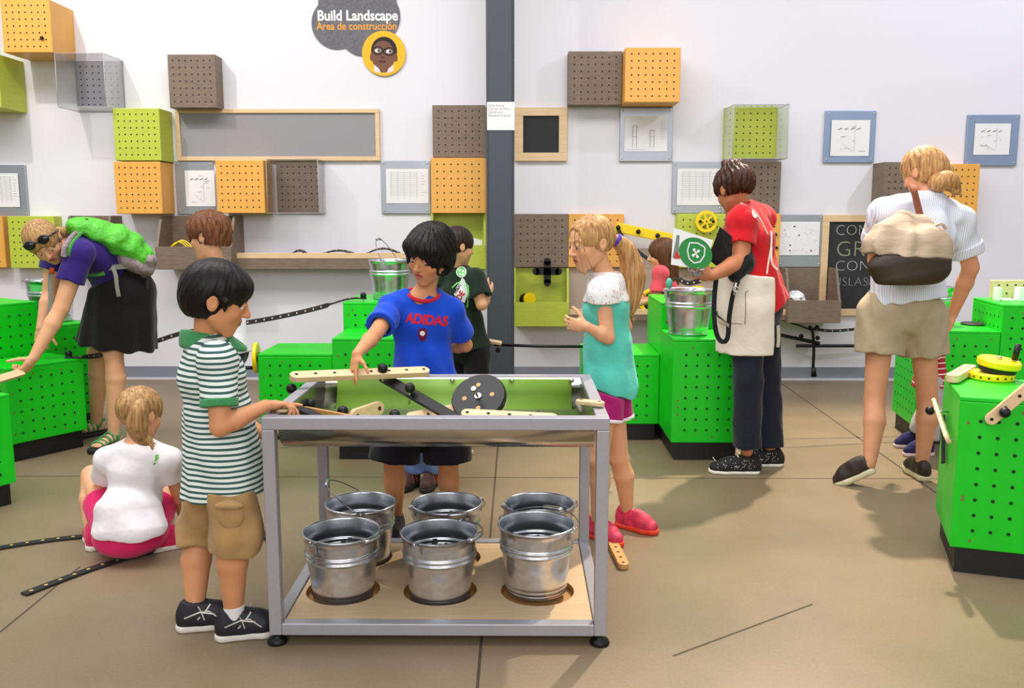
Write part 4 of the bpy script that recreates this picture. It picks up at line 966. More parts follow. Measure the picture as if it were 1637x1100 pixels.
M_skin = skin_mat()
def hair_mat(name, rgb, rgb2, sc=(1, 1, 0.07)):
    m = bpy.data.materials.new(name); m.use_nodes = True; n = m.node_tree.nodes; l = m.node_tree.links; b = n['Principled BSDF']
    tcn = n.new('ShaderNodeTexCoord'); mpn = n.new('ShaderNodeMapping'); mpn.inputs['Scale'].default_value = sc; l.new(tcn.outputs['Object'], mpn.inputs[0])
    t = n.new('ShaderNodeTexNoise'); t.inputs['Scale'].default_value = 105; t.inputs['Detail'].default_value = 3; l.new(mpn.outputs[0], t.inputs[0])
    r = n.new('ShaderNodeValToRGB'); l.new(t.outputs[0], r.inputs[0]); r.color_ramp.elements[0].position = .28; r.color_ramp.elements[1].position = .75
    r.color_ramp.elements[0].color = lin(rgb); r.color_ramp.elements[1].color = lin(rgb2); l.new(r.outputs[0], b.inputs['Base Color'])
    bn = n.new('ShaderNodeBump'); bn.inputs['Strength'].default_value = .4; bn.inputs['Distance'].default_value = .004; l.new(t.outputs[0], bn.inputs['Height']); l.new(bn.outputs[0], b.inputs['Normal'])
    b.inputs['Roughness'].default_value = .45; b.inputs['Specular IOR Level'].default_value = .25
    return m
def cloth(name, rgb, var=0.05): return mat(name, rgb, 0.85, bump=0.5, bscale=9, var=var, vscale=20, sheen=0.15, spec=0.2, bdist=.022)
def stripes(name, c1, c2, per, duty=0.5, axis='Z', c3=None):
    m = bpy.data.materials.new(name); m.use_nodes = True; n = m.node_tree.nodes; l = m.node_tree.links; b = n['Principled BSDF']
    tcn = n.new('ShaderNodeTexCoord'); nz = n.new('ShaderNodeTexNoise'); nz.inputs['Scale'].default_value = 5; l.new(tcn.outputs['Object'], nz.inputs[0])
    sx = n.new('ShaderNodeSeparateXYZ'); l.new(tcn.outputs['Object'], sx.inputs[0])
    ad = n.new('ShaderNodeMath'); ad.operation = 'MULTIPLY_ADD'; l.new(nz.outputs[0], ad.inputs[0]); ad.inputs[1].default_value = .02; l.new(sx.outputs[axis], ad.inputs[2])
    md = n.new('ShaderNodeMath'); md.operation = 'PINGPONG'; md.inputs[1].default_value = per/2; l.new(ad.outputs[0], md.inputs[0])
    gt = n.new('ShaderNodeMath'); gt.operation = 'GREATER_THAN'; gt.inputs[1].default_value = per/2*duty; l.new(md.outputs[0], gt.inputs[0])
    mx = n.new('ShaderNodeMix'); mx.data_type = 'RGBA'; l.new(gt.outputs[0], mx.inputs[0]); mx.inputs[6].default_value = lin(c1); mx.inputs[7].default_value = lin(c2)
    l.new(mx.outputs[2], b.inputs['Base Color']); b.inputs['Roughness'].default_value = .85
    return m
def wrinkle(amp, s=1.0, ph=0.0):
    def g(X, Y, Z):
        return amp*(np.sin(38*s*X+21*s*Z+9*np.sin(11*Y+ph)+ph)*.5+np.sin(27*s*Y-33*s*Z+7*np.sin(9*X+ph)+2*ph)*.5)
    return g
def perp(d, hint):
    d = V(d).normalized(); h = V(hint); h = h-d*h.dot(d)
    return h.normalized()
class Head:
    def __init__(s, c, f, u, size):
        s.c = V(c); s.f = V(f).normalized(); s.u = perp(s.f, u); s.r = s.f.cross(s.u); s.s = size
        s.ax = [s.r, s.f, s.u]; s.A = np.array([list(a) for a in s.ax])
    def w(s, x, y, z): return s.c+(s.r*x+s.f*y+s.u*z)*s.s
    def loc(s, pts): return ((pts-npv(s.c)[None, :]) @ s.A.T)/s.s
    def ell(s, B, p, r, k=.06, op='u', rot=None): B.ell(s.w(*p), npv(r)*s.s, s.ax if rot is None else rot, k*s.s, op)
    def seg(s, B, p, q, ra, rb, k=.05, op='u'): B.seg(s.w(*p), s.w(*q), ra*s.s, rb*s.s, None, k*s.s, op)
    def build(s, B, adult=False, mouth=0.0):
        E = s.ell
        E(B, (0, -.05, .12), (.345, .425, .38)); E(B, (0, .10, -.12), (.275, .275, .32), .08)
        s.seg(B, (-.20, .0, -.22), (-.04, .26, -.415), .09, .075, .08); s.seg(B, (.20, .0, -.22), (.04, .26, -.415), .09, .075, .08)
        E(B, (0, .24, -.26), (.15, .13, .14), .08)
        E(B, (-.16, .22, -.12), (.11, .11, .11), .08); E(B, (.16, .22, -.12), (.11, .11, .11), .08)
        for x in (-1, 1):
            E(B, (x*.135, .43, .03), (.085, .085, .05), .04, 's')
            E(B, (x*.135, .313, .034), (.064, .068, .046), .015); E(B, (x*.135, .312, -.045), (.060, .055, .028), .02)
            s.seg(B, (x*.06, .36, .105), (x*.20, .30, .105), .028, .02, .05)
        s.seg(B, (0, .36, .06), (0, .445, -.115), .026, .046, .03)
        for x in (-1, 1): E(B, (x*.042, .40, -.13), (.03, .04, .028), .02)
        E(B, (0, .365, -.225), (.085, .04, .020), .015); E(B, (0, .36, -.272-mouth*.5), (.066, .04, .022), .015)
        if mouth: E(B, (0, .40, -.25), (.05, .05, .012), .008, 's')
        for x in (-1, 1):
            ax = [s.r*x, (s.f*.9+s.u*.25).normalized(), (s.u*.9-s.f*.25).normalized()]
            B.ell(s.w(x*.355, -.06, -.02), npv((.04, .08, .125))*s.s, ax, .02*s.s)
            B.ell(s.w(x*.405, -.045, .0), npv((.03, .042, .07))*s.s, ax, .015*s.s, 's')
    def colour(s, verts, cols, skin, lip=None, brow=None):
        q = s.loc(verts); x, y, z = np.abs(q[:, 0]), q[:, 1], q[:, 2]
        lipc = npv(lin(lip or (190, 100, 95))[:3]); bc = npv(lin(brow or (60, 40, 30))[:3]); sk = npv(lin(skin)[:3])
        near = (np.abs(q[:, 0]) < .5) & (np.abs(y) < .6) & (np.abs(z) < .6)
        def mix(mask, c, a=1.0):
            m = (np.clip(mask, 0, 1)*a*near)[:, None]; cols[:] = cols*(1-m)+c[None, :]*m
        ck = np.exp(-(((x-.17)/.09)**2+((z+.13)/.09)**2))*(y > .1); mix(ck, sk*npv((1.05, .78, .74)), .55)
        lp = 1.2-((x/.088)**2+((z+.25)/.048)**2); mix(np.where(y > .25, lp*3, 0), lipc)
        ml = 1-(np.abs(z+.25)/.010+(x/.085)**2); mix(np.where(y > .25, ml*2, 0), lipc*.35)
        bz = .125-((x-.13)/.35)**2*.6; bl = 1.3-(np.abs(z-bz)/.022+((x-.135)/.085)**2); mix(np.where(y > .15, bl*2, 0), bc, .8)
        lash = 1.3-(np.abs(z-.004)/.013+((x-.135)/.062)**4); mix(np.where(y > .2, lash*2, 0), bc*.6, .85)
        return cols
    def eyes(s, parent, iris=(70, 45, 30), look=(0, 0)):
        for x in (-1, 1):
            c = s.w(x*.135, .314, .008); r = .058*s.s; d = (s.f+s.r*look[0]+s.u*look[1]).normalized()
            mb = MB(); mb.sphere(c, r, 20, 14); mb.disc(c+d*r*1.012, d, r*.42, 14, 1); mb.disc(c+d*r*1.03, d, r*.2, 10, 2)
            mb.build('eye', [mat('eye_white', (226, 220, 214), .3), mat('iris_%d' % sum(iris), iris, .3), mat('pupil', (12, 10, 10), .2)], parent, fix=False)
def hand(B, w, d, n, tside, L, curl=(.3, .35, .4, .45), thumb=.3, spread=.06, mid=None):
    """w wrist, d direction, n palm normal, tside thumb side (+1/-1 of n x d)"""
    w = V(w); d = V(d).normalized(); n = perp(d, n); t = n.cross(d).normalized()*tside
    B.chain([w, w+d*.22*L, w+d*.46*L], [(.135*L, .105*L), (.19*L, .10*L), (.205*L, .075*L)], t, .012)
    offs = [.155, .05, -.055, -.15]; lens = [.40, .45, .42, .34]
    for i in range(4):
        b = w+d*(.47-.02*abs(i-1))*L+t*offs[i]*L; a = 0; p = b; r = .050*L-.003*L*(i == 3)
        dd = (d+t*spread*(1.3-i)*1.2).normalized(); B.seg(w+d*.3*L+t*offs[i]*.8*L, p, r*1.1, r*1.05, None, .004)
        for j, fr in enumerate((.44, .31, .25)):
            a += curl[i]*(1.0 if j else .8); dr = (dd*math.cos(a)+n*math.sin(a)).normalized(); q = p+dr*lens[i]*fr*L
            B.seg(p, q, r, r*.92, None, .003); p = q; r *= .93
    b = w+d*.10*L+t*.12*L+n*.03*L; dr = (d*.62+t*.75+n*thumb).normalized(); p = b
    for fr, r in ((.26, .066), (.19, .056), (.15, .049)):
        q = p+dr*fr*L; B.seg(p, q, r*L, r*.92*L, None, .006); p = q; dr = (dr+d*.35+n*thumb*.5).normalized()
def limb(B, a, b, c, r, k=.015, bulge=None):
    a, b, c = V(a), V(b), V(c)
    B.seg(a, b, r[0], r[1], None, k)
    m = b.lerp(c, .32)+(V(bulge) if bulge is not None else V((0, 0, 0)))
    B.seg(b, m, r[1]*.96, r[2], None, .01); B.seg(m, c, r[2], r[3], None, .01)
class Person:
    def __init__(s, label, H, J, head, skin, vox=.005, group=None, hm=(1, 1), wide=1.0):
        s.H = H; s.J = {k: P(*v) if isinstance(v, tuple) else v for k, v in J.items()}; s.skin = skin; s.vox = vox
        J = s.J; s.side = (J['sR']-J['sL']).normalized(); s.wide = wide
        if 'pv' not in J: J['pv'] = (J['hL']+J['hR'])/2
        if 'nk' not in J: J['nk'] = (J['sL']+J['sR'])/2
        if 'ch' not in J: J['ch'] = J['nk'].lerp(J['pv'], .28)
        if 'ws' not in J: J['ws'] = J['nk'].lerp(J['pv'], .66)
        s.up = (J['nk']-J['pv']).normalized(); s.fwd = s.up.cross(s.side).normalized()
        c, f, u, sz = head; s.head = Head(P(*c) if isinstance(c, tuple) else c, f, u, sz)
        base = (J['aL']+J['aR'])/2; base.z = 0
        s.root = thing('person', base, label, 'person', group)
        s.B = Body(vox)
    def torso_ops(s, B, off=0.0, low=1.0, k=.03):
        J, H = s.J, s.H; w = s.wide; side = s.side
        r = lambda a, b: (a*H*w+off, b*H*w+off)
        ps = (J['hR']-J['hL']).normalized()
        B.seg(J['ch'], J['ws'], r(.088, .062), r(.074, .058), side, k); B.seg(J['ws'], J['pv'], r(.074, .058), r(.086*low, .066*low), ps, k)
        nk2 = J['nk']-s.up*.035*H; B.seg(nk2, J['ch'], r(.062, .045), r(.088, .062), side, k)
        for q in ('sL', 'sR'): B.seg(J['nk']-s.up*.012*H, J[q], .033*H+off, .034*H+off, None, k)
    def body(s, hands=None, legs=True, mouth=0.0, feet=False, lip=None, brow=None, thin=1.0, extra=None, armr=1.0):
        J, H, B = s.J, s.H, s.B; t = s.wide*thin
        s.torso_ops(B)
        B.seg(s.head.w(0, -.10, -.18), J['nk'], .165*s.head.s, .205*s.head.s*s.wide, None, .02)
        s.head.build(B, mouth=mouth)
        for sd in 'LR':
            a = armr*s.wide
            limb(B, J['s'+sd], J['e'+sd], J['w'+sd], (.030*H*a, .023*H*a, .0235*H*a, .0145*H*a))
            if legs:
                back = -s.fwd; kn, an = J['k'+sd], J['a'+sd]
                limb(B, J['h'+sd], kn, an, (.049*H*t, .034*H*t, .036*H*t, .0205*H*t), .02, back*.008*H)
                B.ell(kn+s.fwd*.008*H, (.030*H*t, .030*H*t, .034*H*t))
        for h in (hands or []): hand(B, **h)
        if extra: extra(B)
        v, f = B.mesh(); cols = np.tile(npv(lin(s.skin)[:3]), (len(v), 1))
        rn = np.sin(v[:, 0]*41+np.sin(v[:, 2]*37)*2)*np.sin(v[:, 1]*33+v[:, 2]*29); cols *= (1+.035*rn)[:, None]*npv((1, .985, .97))[None, :]
        for sd in 'LR':
            for jn, rr in (('k', .05), ('e', .04)):
                d2 = np.sum((v-npv(J[jn+sd])[None, :])**2, 1); m = (np.exp(-d2/(rr*H)**2)*.35)[:, None]; cols = cols*(1-m)+cols*npv((1.02, .86, .82))[None, :]*m
        s.head.colour(v, cols, s.skin, lip, brow)
        s.obj = np_mesh('body', v, f, M_skin, s.root, np.clip(cols, 0, 1)); return s
    def part(s, B, name, m, parent=None, disp=None):
        if disp: B.disp = disp
        v, f = B.mesh(); return np_mesh(name, v, f, m, parent or s.root)
    def top(s, name, m, off=.012, sleeve=.55, sl_r=(.044, .042), hem=None, hemr=(.10, .075), wr=.0022, vox=None, neck=.05, hemside=None, ph=0.0, sleeves='LR', extra=None):
        """shirt: follows the torso, hem = point on the body axis where it ends"""
        J, H = s.J, s.H; B = Body(vox or s.vox); s.torso_ops(B, off)
        hem = hem if hem is not None else J['pv']-s.up*.06*H; side = (J['hR']-J['hL']).normalized() if hemside is None else hemside
        B.seg(J['ws'], hem, (.080*H*s.wide+off, .062*H*s.wide+off), (hemr[0]*H, hemr[1]*H), side, .03)
        for sd in 'LR': B.seg(J['h'+sd], J['h'+sd].lerp(J['k'+sd], .35), .050*H*s.wide+off, .047*H*s.wide+off, None, .03)
        ax = (J['ws']-hem).normalized(); B.plane(hem, -ax)
        for sd in sleeves:
            a, b = J['s'+sd], J['e'+sd]; e = a.lerp(b, sleeve); d = (b-a).normalized()
            B.seg(a, e+d*.02, sl_r[0]*H, sl_r[1]*H, None, .02, clip=[(e, d)])
            B.seg(e-d*.025, e+d*.02, sl_r[1]*H-.016, sl_r[1]*H-.014, None, .003, 's')
        n0 = J['nk']+s.up*.015*H+s.fwd*.012*H
        B.seg(n0-s.up*.012*H, n0+s.up*.08*H, neck*.8*H, neck*1.05*H, None, .006, 's')
        if extra: extra(B)
        return s.part(B, name, m, disp=wrinkle(wr, 1.0, ph))
    def bottoms(s, name, m, off=.014, to=.85, r=(.072, .066), wr=.002, vox=None, low=True, top=None, cap=None):
        """shorts or trousers; `to` in leg lengths: 1 = knee, 2 = ankle"""
        J, H = s.J, s.H; B = Body(vox or s.vox); ps = (J['hR']-J['hL']).normalized()
        tp = top if top is not None else J['pv'].lerp(J['ws'], .55)
        B.seg(tp, J['pv'], (.080*H*s.wide+off, .064*H*s.wide+off), (.092*H*s.wide+off, .072*H*s.wide+off), ps, .02)
        for sd in 'LR':
            h, k, a = J['h'+sd], J['k'+sd], J['a'+sd]
            if to <= 1.0:
                e = h.lerp(k, to); d = (k-h).normalized(); B.seg(h, e+d*.03, r[0]*H, r[1]*H, None, .02, clip=[(e, d)])
            else:
                e = k.lerp(a, to-1); d = (a-k).normalized(); B.seg(h, k, r[0]*H, r[1]*H*1.03, None, .02); B.seg(k, e+d*.03, r[1]*H*1.03, r[1]*H, None, .015, clip=[(e, d)])
        for sd in 'LR':
            h, k, a = J['h'+sd], J['k'+sd], J['a'+sd]; e, d = (h.lerp(k, to), (k-h).normalized()) if to <= 1 else (k.lerp(a, to-1), (a-k).normalized())
            if to < 1.5: B.seg(e-d*.02, e+d*.03, r[1]*H-.015, r[1]*H-.013, None, .003, 's')
        B.plane(tp+s.up*.01, s.up)
        if cap is not None: B.plane(cap[0], cap[1])
        return s.part(B, name, m, disp=wrinkle(wr, 1.1, 1.0))
    def shoe(s, sd, fwd, L, mu, ms, ml=None, pitch=0.0, gz=0.0, vox=.004, name='shoe', sole_h=.022, roll=None, socks=None, collar=True, at=None):
        a = s.J['a'+sd] if at is None else at; f = V((fwd[0], fwd[1], 0)).normalized(); up = V((0, 0, 1)); r = f.cross(up)
        o = V((a.x, a.y, gz))
        if pitch: # heel raised about the ball of the foot
            ball = o+f*L*.45; R = Matrix.Rotation(-pitch, 3, r)
            f2, up2 = R @ f, R @ up; o = ball-f2*L*.45; f, up = f2, up2
        Q = lambda x, y, z: o+r*x*L+f*y*L+up*z
        sh = sole_h
        B = Body(vox); 
        B.chain([Q(0, -.14, sh+.018), Q(0, .12, sh+.02), Q(.0, .42, sh+.014), Q(0, .60, sh+.008)], [(.150*L, .052), (.150*L, .060), (.185*L, .040), (.155*L, .026)], r, .015)
        if collar: B.seg(Q(0, -.06, sh+.02), Q(0, -.04, sh+.062), (.135*L, .15*L), (.135*L, .16*L), r, .015)
        B.seg(Q(0, .02, sh+.03), Q(0, .34, sh+.035), (.10*L, .048), (.12*L, .030), r, .012)
        B.plane(Q(0, 0, sh*.7), -up)
        B.plane(Q(0, 0, sh+.072), up+f*.1)
        sho = s.part(B, name, mu)
        B = Body(vox); B.chain([Q(0, -.15, sh*.5), Q(0, .14, sh*.5), Q(0, .42, sh*.5), Q(0, .61, sh*.5+.002)], [(.165*L, .03), (.150*L, .03), (.195*L, .03), (.165*L, .03)], r, .015)
        B.plane(Q(0, 0, sh), up, .004); B.plane(Q(0, 0, .0005), -up, .004); s.part(B, 'sole', ms, sho)
        if ml:
            m = MB()
            for i in range(4): m.tube([Q(-.10, .16+.075*i, sh+.062-.008*i), Q(0, .175+.075*i, sh+.073-.009*i), Q(.10, .16+.075*i, sh+.062-.008*i)], .0035, 6)
            m.build('lace', [ml], sho)
        if socks:
            B = Body(vox); an = s.J['a'+sd]; kn = s.J['k'+sd]; d = (kn-an).normalized(); B.seg(an-d*.005, an+d*socks[1], .0255*s.H, .0265*s.H, None, .01, clip=[(an+d*socks[1], d)]); s.part(B, 'sock', socks[0])
        return sho, Q
    def hair(s, m, t=.05, face=(0, .56, -.16), fr=(.40, .36, .42), back=-.30, ear=True, extra=None, amp=.012, vox=None, front=None, freq=38, name='hair', cut=None, nape=True):
        h = s.head; B = Body(vox or s.vox)
        h.ell(B, (0, -.06, .13), (.345+t, .425+t, .38+t))
        if nape: h.ell(B, (0, -.16, -.10), (.31+t*.6, .30+t*.6, .30), .08)
        if extra: extra(B, h)
        h.ell(B, face, fr, .03, 's')
        if ear:
            for x in (-1, 1): h.ell(B, (x*.42, -.04, -.08), (.14, .115, .17), .02, 's')
            for x in (-1, 1): h.ell(B, (x*.38, .22, -.24), (.2, .22, .26), .03, 's')
        if front: front(B, h)
        if back is not None: B.plane(h.w(0, -.3, back), (-h.u+h.f*.25))
        if cut: B.plane(*cut(h))
        c = npv(h.c); A = h.A; sz = h.s
        def g(X, Y, Z):
            q = [(A[i][0]*(X-c[0])+A[i][1]*(Y-c[1])+A[i][2]*(Z-c[2]))/sz for i in range(3)]
            an = np.arctan2(q[0], q[1]+.1); return amp*sz*(np.sin(an*freq*.45+3*q[2]+2*np.sin(q[2]*9))*.6+np.sin(an*freq+8*q[2])*.4)
        B.disp = g
        return s.part(B, name, m)
def decal(target, mb, d, name, m, parent, off=.0012, sub=0):
    """print laid onto a garment: mesh mb is carried along d onto target"""
    o = mb.build(name, m if isinstance(m, list) else [m], None, fix=False); me = o.data
    if sub:
        bm = bmesh.new(); bm.from_mesh(me); bmesh.ops.triangulate(bm, faces=bm.faces)
        bmesh.ops.subdivide_edges(bm, edges=[e for e in bm.edges if e.calc_length() > sub], cuts=2, use_grid_fill=True)
        bmesh.ops.subdivide_edges(bm, edges=[e for e in bm.edges if e.calc_length() > sub], cuts=1, use_grid_fill=True); bm.to_mesh(me); bm.free()
    tm = target.data; off3 = V((0, 0, 0)); p = target.parent
    while p is not None: off3 += p.location; p = p.parent
    bvh = BVHTree.FromPolygons([v.co+off3 for v in tm.vertices], [tuple(q.vertices) for q in tm.polygons]); d = V(d).normalized()
    zs_ = [v.co.dot(d) for v in me.vertices]; z0 = min(zs_); base = V((0, 0, 0)); p = parent
    while p is not None: base += p.location; p = p.parent
    for v in me.vertices:
        h, nn, i, ds = bvh.ray_cast(v.co-d*.5, d)
        if h is not None: v.co = h-d*(off+ (0 if True else 0))
        v.co -= base
    for q in me.polygons: q.use_smooth = True
    o.parent = parent; return o
SK1 = (228, 172, 132); SK2 = (216, 152, 108); SK3 = (212, 158, 118)
Z = V((0, 0, 1))
H_black = hair_mat('black_hair', (7, 5, 5), (24, 18, 16)); H_dkbrown = hair_mat('dark_brown_hair', (22, 14, 10), (58, 38, 28)); H_brown = hair_mat('brown_hair', (78, 44, 24), (136, 84, 50))
H_blond = hair_mat('dark_blond_hair', (128, 88, 50), (206, 164, 112)); H_blond2 = hair_mat('honey_hair', (134, 84, 44), (222, 176, 116)); H_aub = hair_mat('auburn_hair', (24, 12, 8), (84, 44, 26))
M_sole = mat('white_sole', (222, 216, 206), .6); M_soled = mat('dark_sole', (30, 26, 26), .7); M_lace = mat('lace', (226, 222, 214), .8)
# ---------------------------------------------------------------- boy in stripes (nearest)
J = dict(nk=(333, 550, 2.68), sR=(348, 577, 2.565), sL=(338, 568, 2.79), eR=(352, 682, 2.52), wR=(424, 649, 2.63), eL=(385, 680, 2.86), wL=(424, 694, 2.80),
         hR=(361, 724, 2.635), hL=(353, 722, 2.725), kR=(378, 855, 2.60), kL=(322, 852, 2.76), aR=(374, 985, 2.62), aL=(312, 983, 2.68))
p = Person('boy with short black hair in a green and white striped polo and khaki shorts', 1.20, J, ((349, 477, 2.64), (.90, .28, -.33), (.33, 0, 1), .212), SK2, .0036, wide=1.06)
dh = V((.93, .30, .02)).normalized()
p.body([dict(w=p.J['wR'], d=dh, n=V((0, -.25, -1)), tside=-1, L=.128, curl=(.08, .55, .75, .8), thumb=.55), dict(w=p.J['wL'], d=V((.9, .1, .1)), n=V((0, 0, 1)), tside=1, L=.12, curl=(.5, .5, .55, .6))], lip=(176, 92, 78), brow=(30, 20, 16))
p.head.eyes(p.root, look=(0, -.3))
def fr(B, h):
    h.ell(B, (.30, .33, -.02), (.2, .2, .16), .02, 's'); h.ell(B, (-.30, .33, -.02), (.2, .2, .16), .02, 's')
p.hair(H_black, .046, (0, .60, -.22), (.44, .36, .42), back=-.34, extra=lambda B, h: (h.ell(B, (0, .17, .26), (.32, .25, .19), .06), h.ell(B, (0, -.20, .05), (.385, .36, .42), .06)), front=lambda B, h: [h.ell(B, (x*.36, .34, -.05), (.16, .19, .17), .015, 's') for x in (-1, 1)]+[h.seg(B, (x*.36, .10, .05), (x*.335, .13, -.09), .06, .015, .02) for x in (-1, 1)], amp=.006)
M_st = stripes('green_white_stripes', (52, 92, 84), (232, 240, 236), .0165, .44)
M_collar = cloth('green_collar', (64, 138, 84))
hem = (p.J['hR']+p.J['hL'])/2+V((.002, 0, -.125))
slit = P(360, 800, 2.50)
sh = p.top('polo_shirt', M_st, .016, .60, (.042, .042), hem=hem, hemr=(.105, .112), wr=.0030, neck=.050, extra=lambda B: B.seg(P(358, 772, 2.52), P(367, 812, 2.50), .002, .022, None, .003, 's'))
# ribbed cuff and collar
B = Body(.0036); a, b = p.J['sR'], p.J['eR']; d = (b-a).normalized(); e = a.lerp(b, .60); B.seg(e, e+d*.03, .045*1.2, .045*1.2, None, .002, clip=[(e-d*.004, -d), (e+d*.020, d)]); p.part(B, 'sleeve_cuff', M_collar, sh)
a, b = p.J['sL'], p.J['eL']; d = (b-a).normalized(); e = a.lerp(b, .60); B = Body(.0036); B.seg(e, e+d*.03, .045*1.2, .045*1.2, None, .002, clip=[(e-d*.004, -d), (e+d*.020, d)]); p.part(B, 'sleeve_cuff', M_collar, sh)
nk = p.J['nk']; ct = nk+V((-.010, 0, .034))
B = Body(.0034); cu = (p.up*.9+p.fwd*-.35).normalized()
for i in range(22):
    a0, a1 = 2*math.pi*i/22, 2*math.pi*(i+1)/22
    def cp(a, r, z): return ct+p.fwd*math.cos(a)*r*1.12+p.side*math.sin(a)*r+cu*z-V((0, 0, 1))*(.018*(1+math.cos(a)))+p.fwd*.012
    B.seg(cp(a0, .062, .010), cp(a1, .062, .010), .0085, .0085, None, .006); B.seg(cp(a0, .068, -.004), cp(a1, .068, -.004), .008, .008, None, .010); B.seg(cp(a0, .074, -.018), cp(a1, .074, -.018), .008, .008, None, .012); B.seg(cp(a0, .080, -.030), cp(a1, .080, -.030), .006, .006, None, .012)
p.part(B, 'collar', M_collar, sh)
M_khaki = cloth('khaki_shorts', (172, 136, 88), .08)
so = p.bottoms('cargo_shorts', M_khaki, .014, 1.16, (.066, .062), .0050, cap=(hem+V((0, 0, .03)), V((0, 0, 1))))
B = Body(.004); kk = p.J['kR']; hh_ = p.J['hR']; c0 = hh_.lerp(kk, .66)-V((0, .072, 0))+V((.015, 0, 0)); B.ell(c0, (.040, .018, .048), None, .01); B.ell(c0+V((0, -.006, .030)), (.044, .018, .013), None, .004); p.part(B, 'cargo_pocket', M_khaki, so)
M_rs = mat('black_navy_mesh', (26, 24, 32), .6, var=.3, vscale=60)
for sd in 'LR':
    sho, Q = p.shoe(sd, (.93, .28) if sd == 'R' else (.95, .22), .205, M_rs, M_sole, mat('black_lace', (30, 30, 36), .8), vox=.0034, name='running_shoe', socks=(mat('white_sock', (236, 234, 236), .9), .042))
    for s in (1, -1):
        m = MB(); 
        for pts in ([(-.13, .030), (.10, .046), (.32, .036)], [(.06, .022), (.20, .052), (.26, .066)], [(.16, .020), (.12, .048), (.08, .064)], [(.40, .020), (.24, .046), (.10, .046)]):
            B3 = [Q(s*.2, y, .022+z) for y, z in pts]; m.ribbon(B3, .0045, .0006, (0, 0, 1))
        o = decal(sho, m, p.side*(-s) if sd == 'R' else p.side*(-s), 'side_stripes', M_lace, sho, .0015)
# ---------------------------------------------------------------- boy in the blue shirt
J = dict(nk=(677, 473, 3.53), sR=(628, 492, 3.50), sL=(722, 497, 3.53), eR=(600, 534, 3.30), wR=(571, 566, 3.11), eL=(744, 552, 3.62), wL=(706, 556, 3.70),
         hR=(647, 622, 3.52), hL=(708, 622, 3.54), kR=(630, 738, 3.49), kL=(716, 740, 3.51), aR=(632, 834, 3.52), aL=(722, 836, 3.52))
p = Person('boy with shaggy black hair in a bright blue shirt with red lettering', 1.28, J, ((687, 408, 3.47), (-.44, -.80, -.30), (.16, -.1, 1), .218), SK2, .0042, wide=.95)
p.body([dict(w=p.J['wR'], d=V((-.18, -.30, -.92)), n=V((.6, .5, .1)), tside=-1, L=.118, curl=(.10, .18, .30, .40), thumb=.3, spread=.12), dict(w=p.J['wL'], d=V((-.8, .3, -.2)), n=V((0, 1, 0)), tside=1, L=.13)], mouth=.02, lip=(196, 96, 90), brow=(30, 20, 16))
p.head.eyes(p.root, look=(-.25, -.45))
p.hair(H_black, .082, (0, .64, -.20), (.40, .37, .41), back=-.42, ear=False, extra=lambda B, h: (h.ell(B, (0, .22, .22), (.37, .27, .22), .08), h.ell(B, (.26, -.02, -.08), (.16, .26, .30), .06), h.ell(B, (-.28, -.02, -.08), (.13, .26, .26), .06), h.ell(B, (0, -.28, -.12), (.33, .24, .36), .06)),
       front=lambda B, h: (h.ell(B, (.37, .10, -.20), (.10, .11, .12), .02, 's'), h.ell(B, (-.36, .12, -.20), (.10, .12, .14), .02, 's')), amp=.020, freq=50)
hem = p.J['pv']-Z*.10
M_blue = cloth('royal_blue_jersey', (24, 76, 206), .05)
sh = p.top('t_shirt', M_blue, .014, .70, (.038, .044), hem=hem, hemr=(.120, .095), wr=.0052, neck=.056)
M_red = cloth('red_trim', (206, 34, 52))
B = Body(.0036); nk = p.J['nk']+p.fwd*.012
for i in range(26):
    a0, a1 = 2*math.pi*i/26, 2*math.pi*(i+1)/26
    f_ = lambda a: nk+p.side*math.sin(a)*.066+p.fwd*math.cos(a)*.066+Z*(.020-.034*max(0, math.cos(a)))
    B.seg(f_(a0), f_(a1), .0075, .0075, None, .003)
p.part(B, 'neck_trim', M_red, sh)
x0 = P(634, 528, 3.35); dd = V((.08, 1, 0))
x0 = P(641, 519, 3.35); rt = Matrix.Translation(x0) @ Matrix.Rotation(.11, 4, 'Y') @ MX
decal(sh, text_mesh('ADIDAS', .050, rt, 0.0, .0024, 1.0, .90), dd, 'lettering', M_red, sh, .002, .02)
c = P(669, 540, 3.35); 
ol = [(-.017, .022), (0, .027), (.017, .022), (.018, 0), (.012, -.018), (0, -.028), (-.012, -.018), (-.018, 0)]
mb = MB(); mb.add([c]+[c+V((x, 0, z)) for x, z in ol], [(0, i+1, (i+1) % 8+1) for i in range(8)]); decal(sh, mb, dd, 'crest', cloth('maroon', (110, 24, 60)), sh, .002, .02)
mb = MB(); cc = c+V((0, 0, .006)); mb.add([cc]+[cc+V((.010*math.cos(i*.628), 0, .010*math.sin(i*.628))) for i in range(10)], [(0, i+1, (i+1) % 10+1) for i in range(10)]); decal(sh, mb, dd, 'crest_ball', M_paper, sh, .0035)
so = p.bottoms('athletic_shorts', cloth('black_shorts', (18, 16, 24), .02), .014, .98, (.075, .080), .003, cap=(hem+V((0, 0, .03)), V((0, 0, 1))))
for sd in 'LR': p.shoe(sd, (-.15, -1), .21, cloth('dark_shoe', (34, 32, 40)), M_soled, None, vox=.005, name='sneaker')
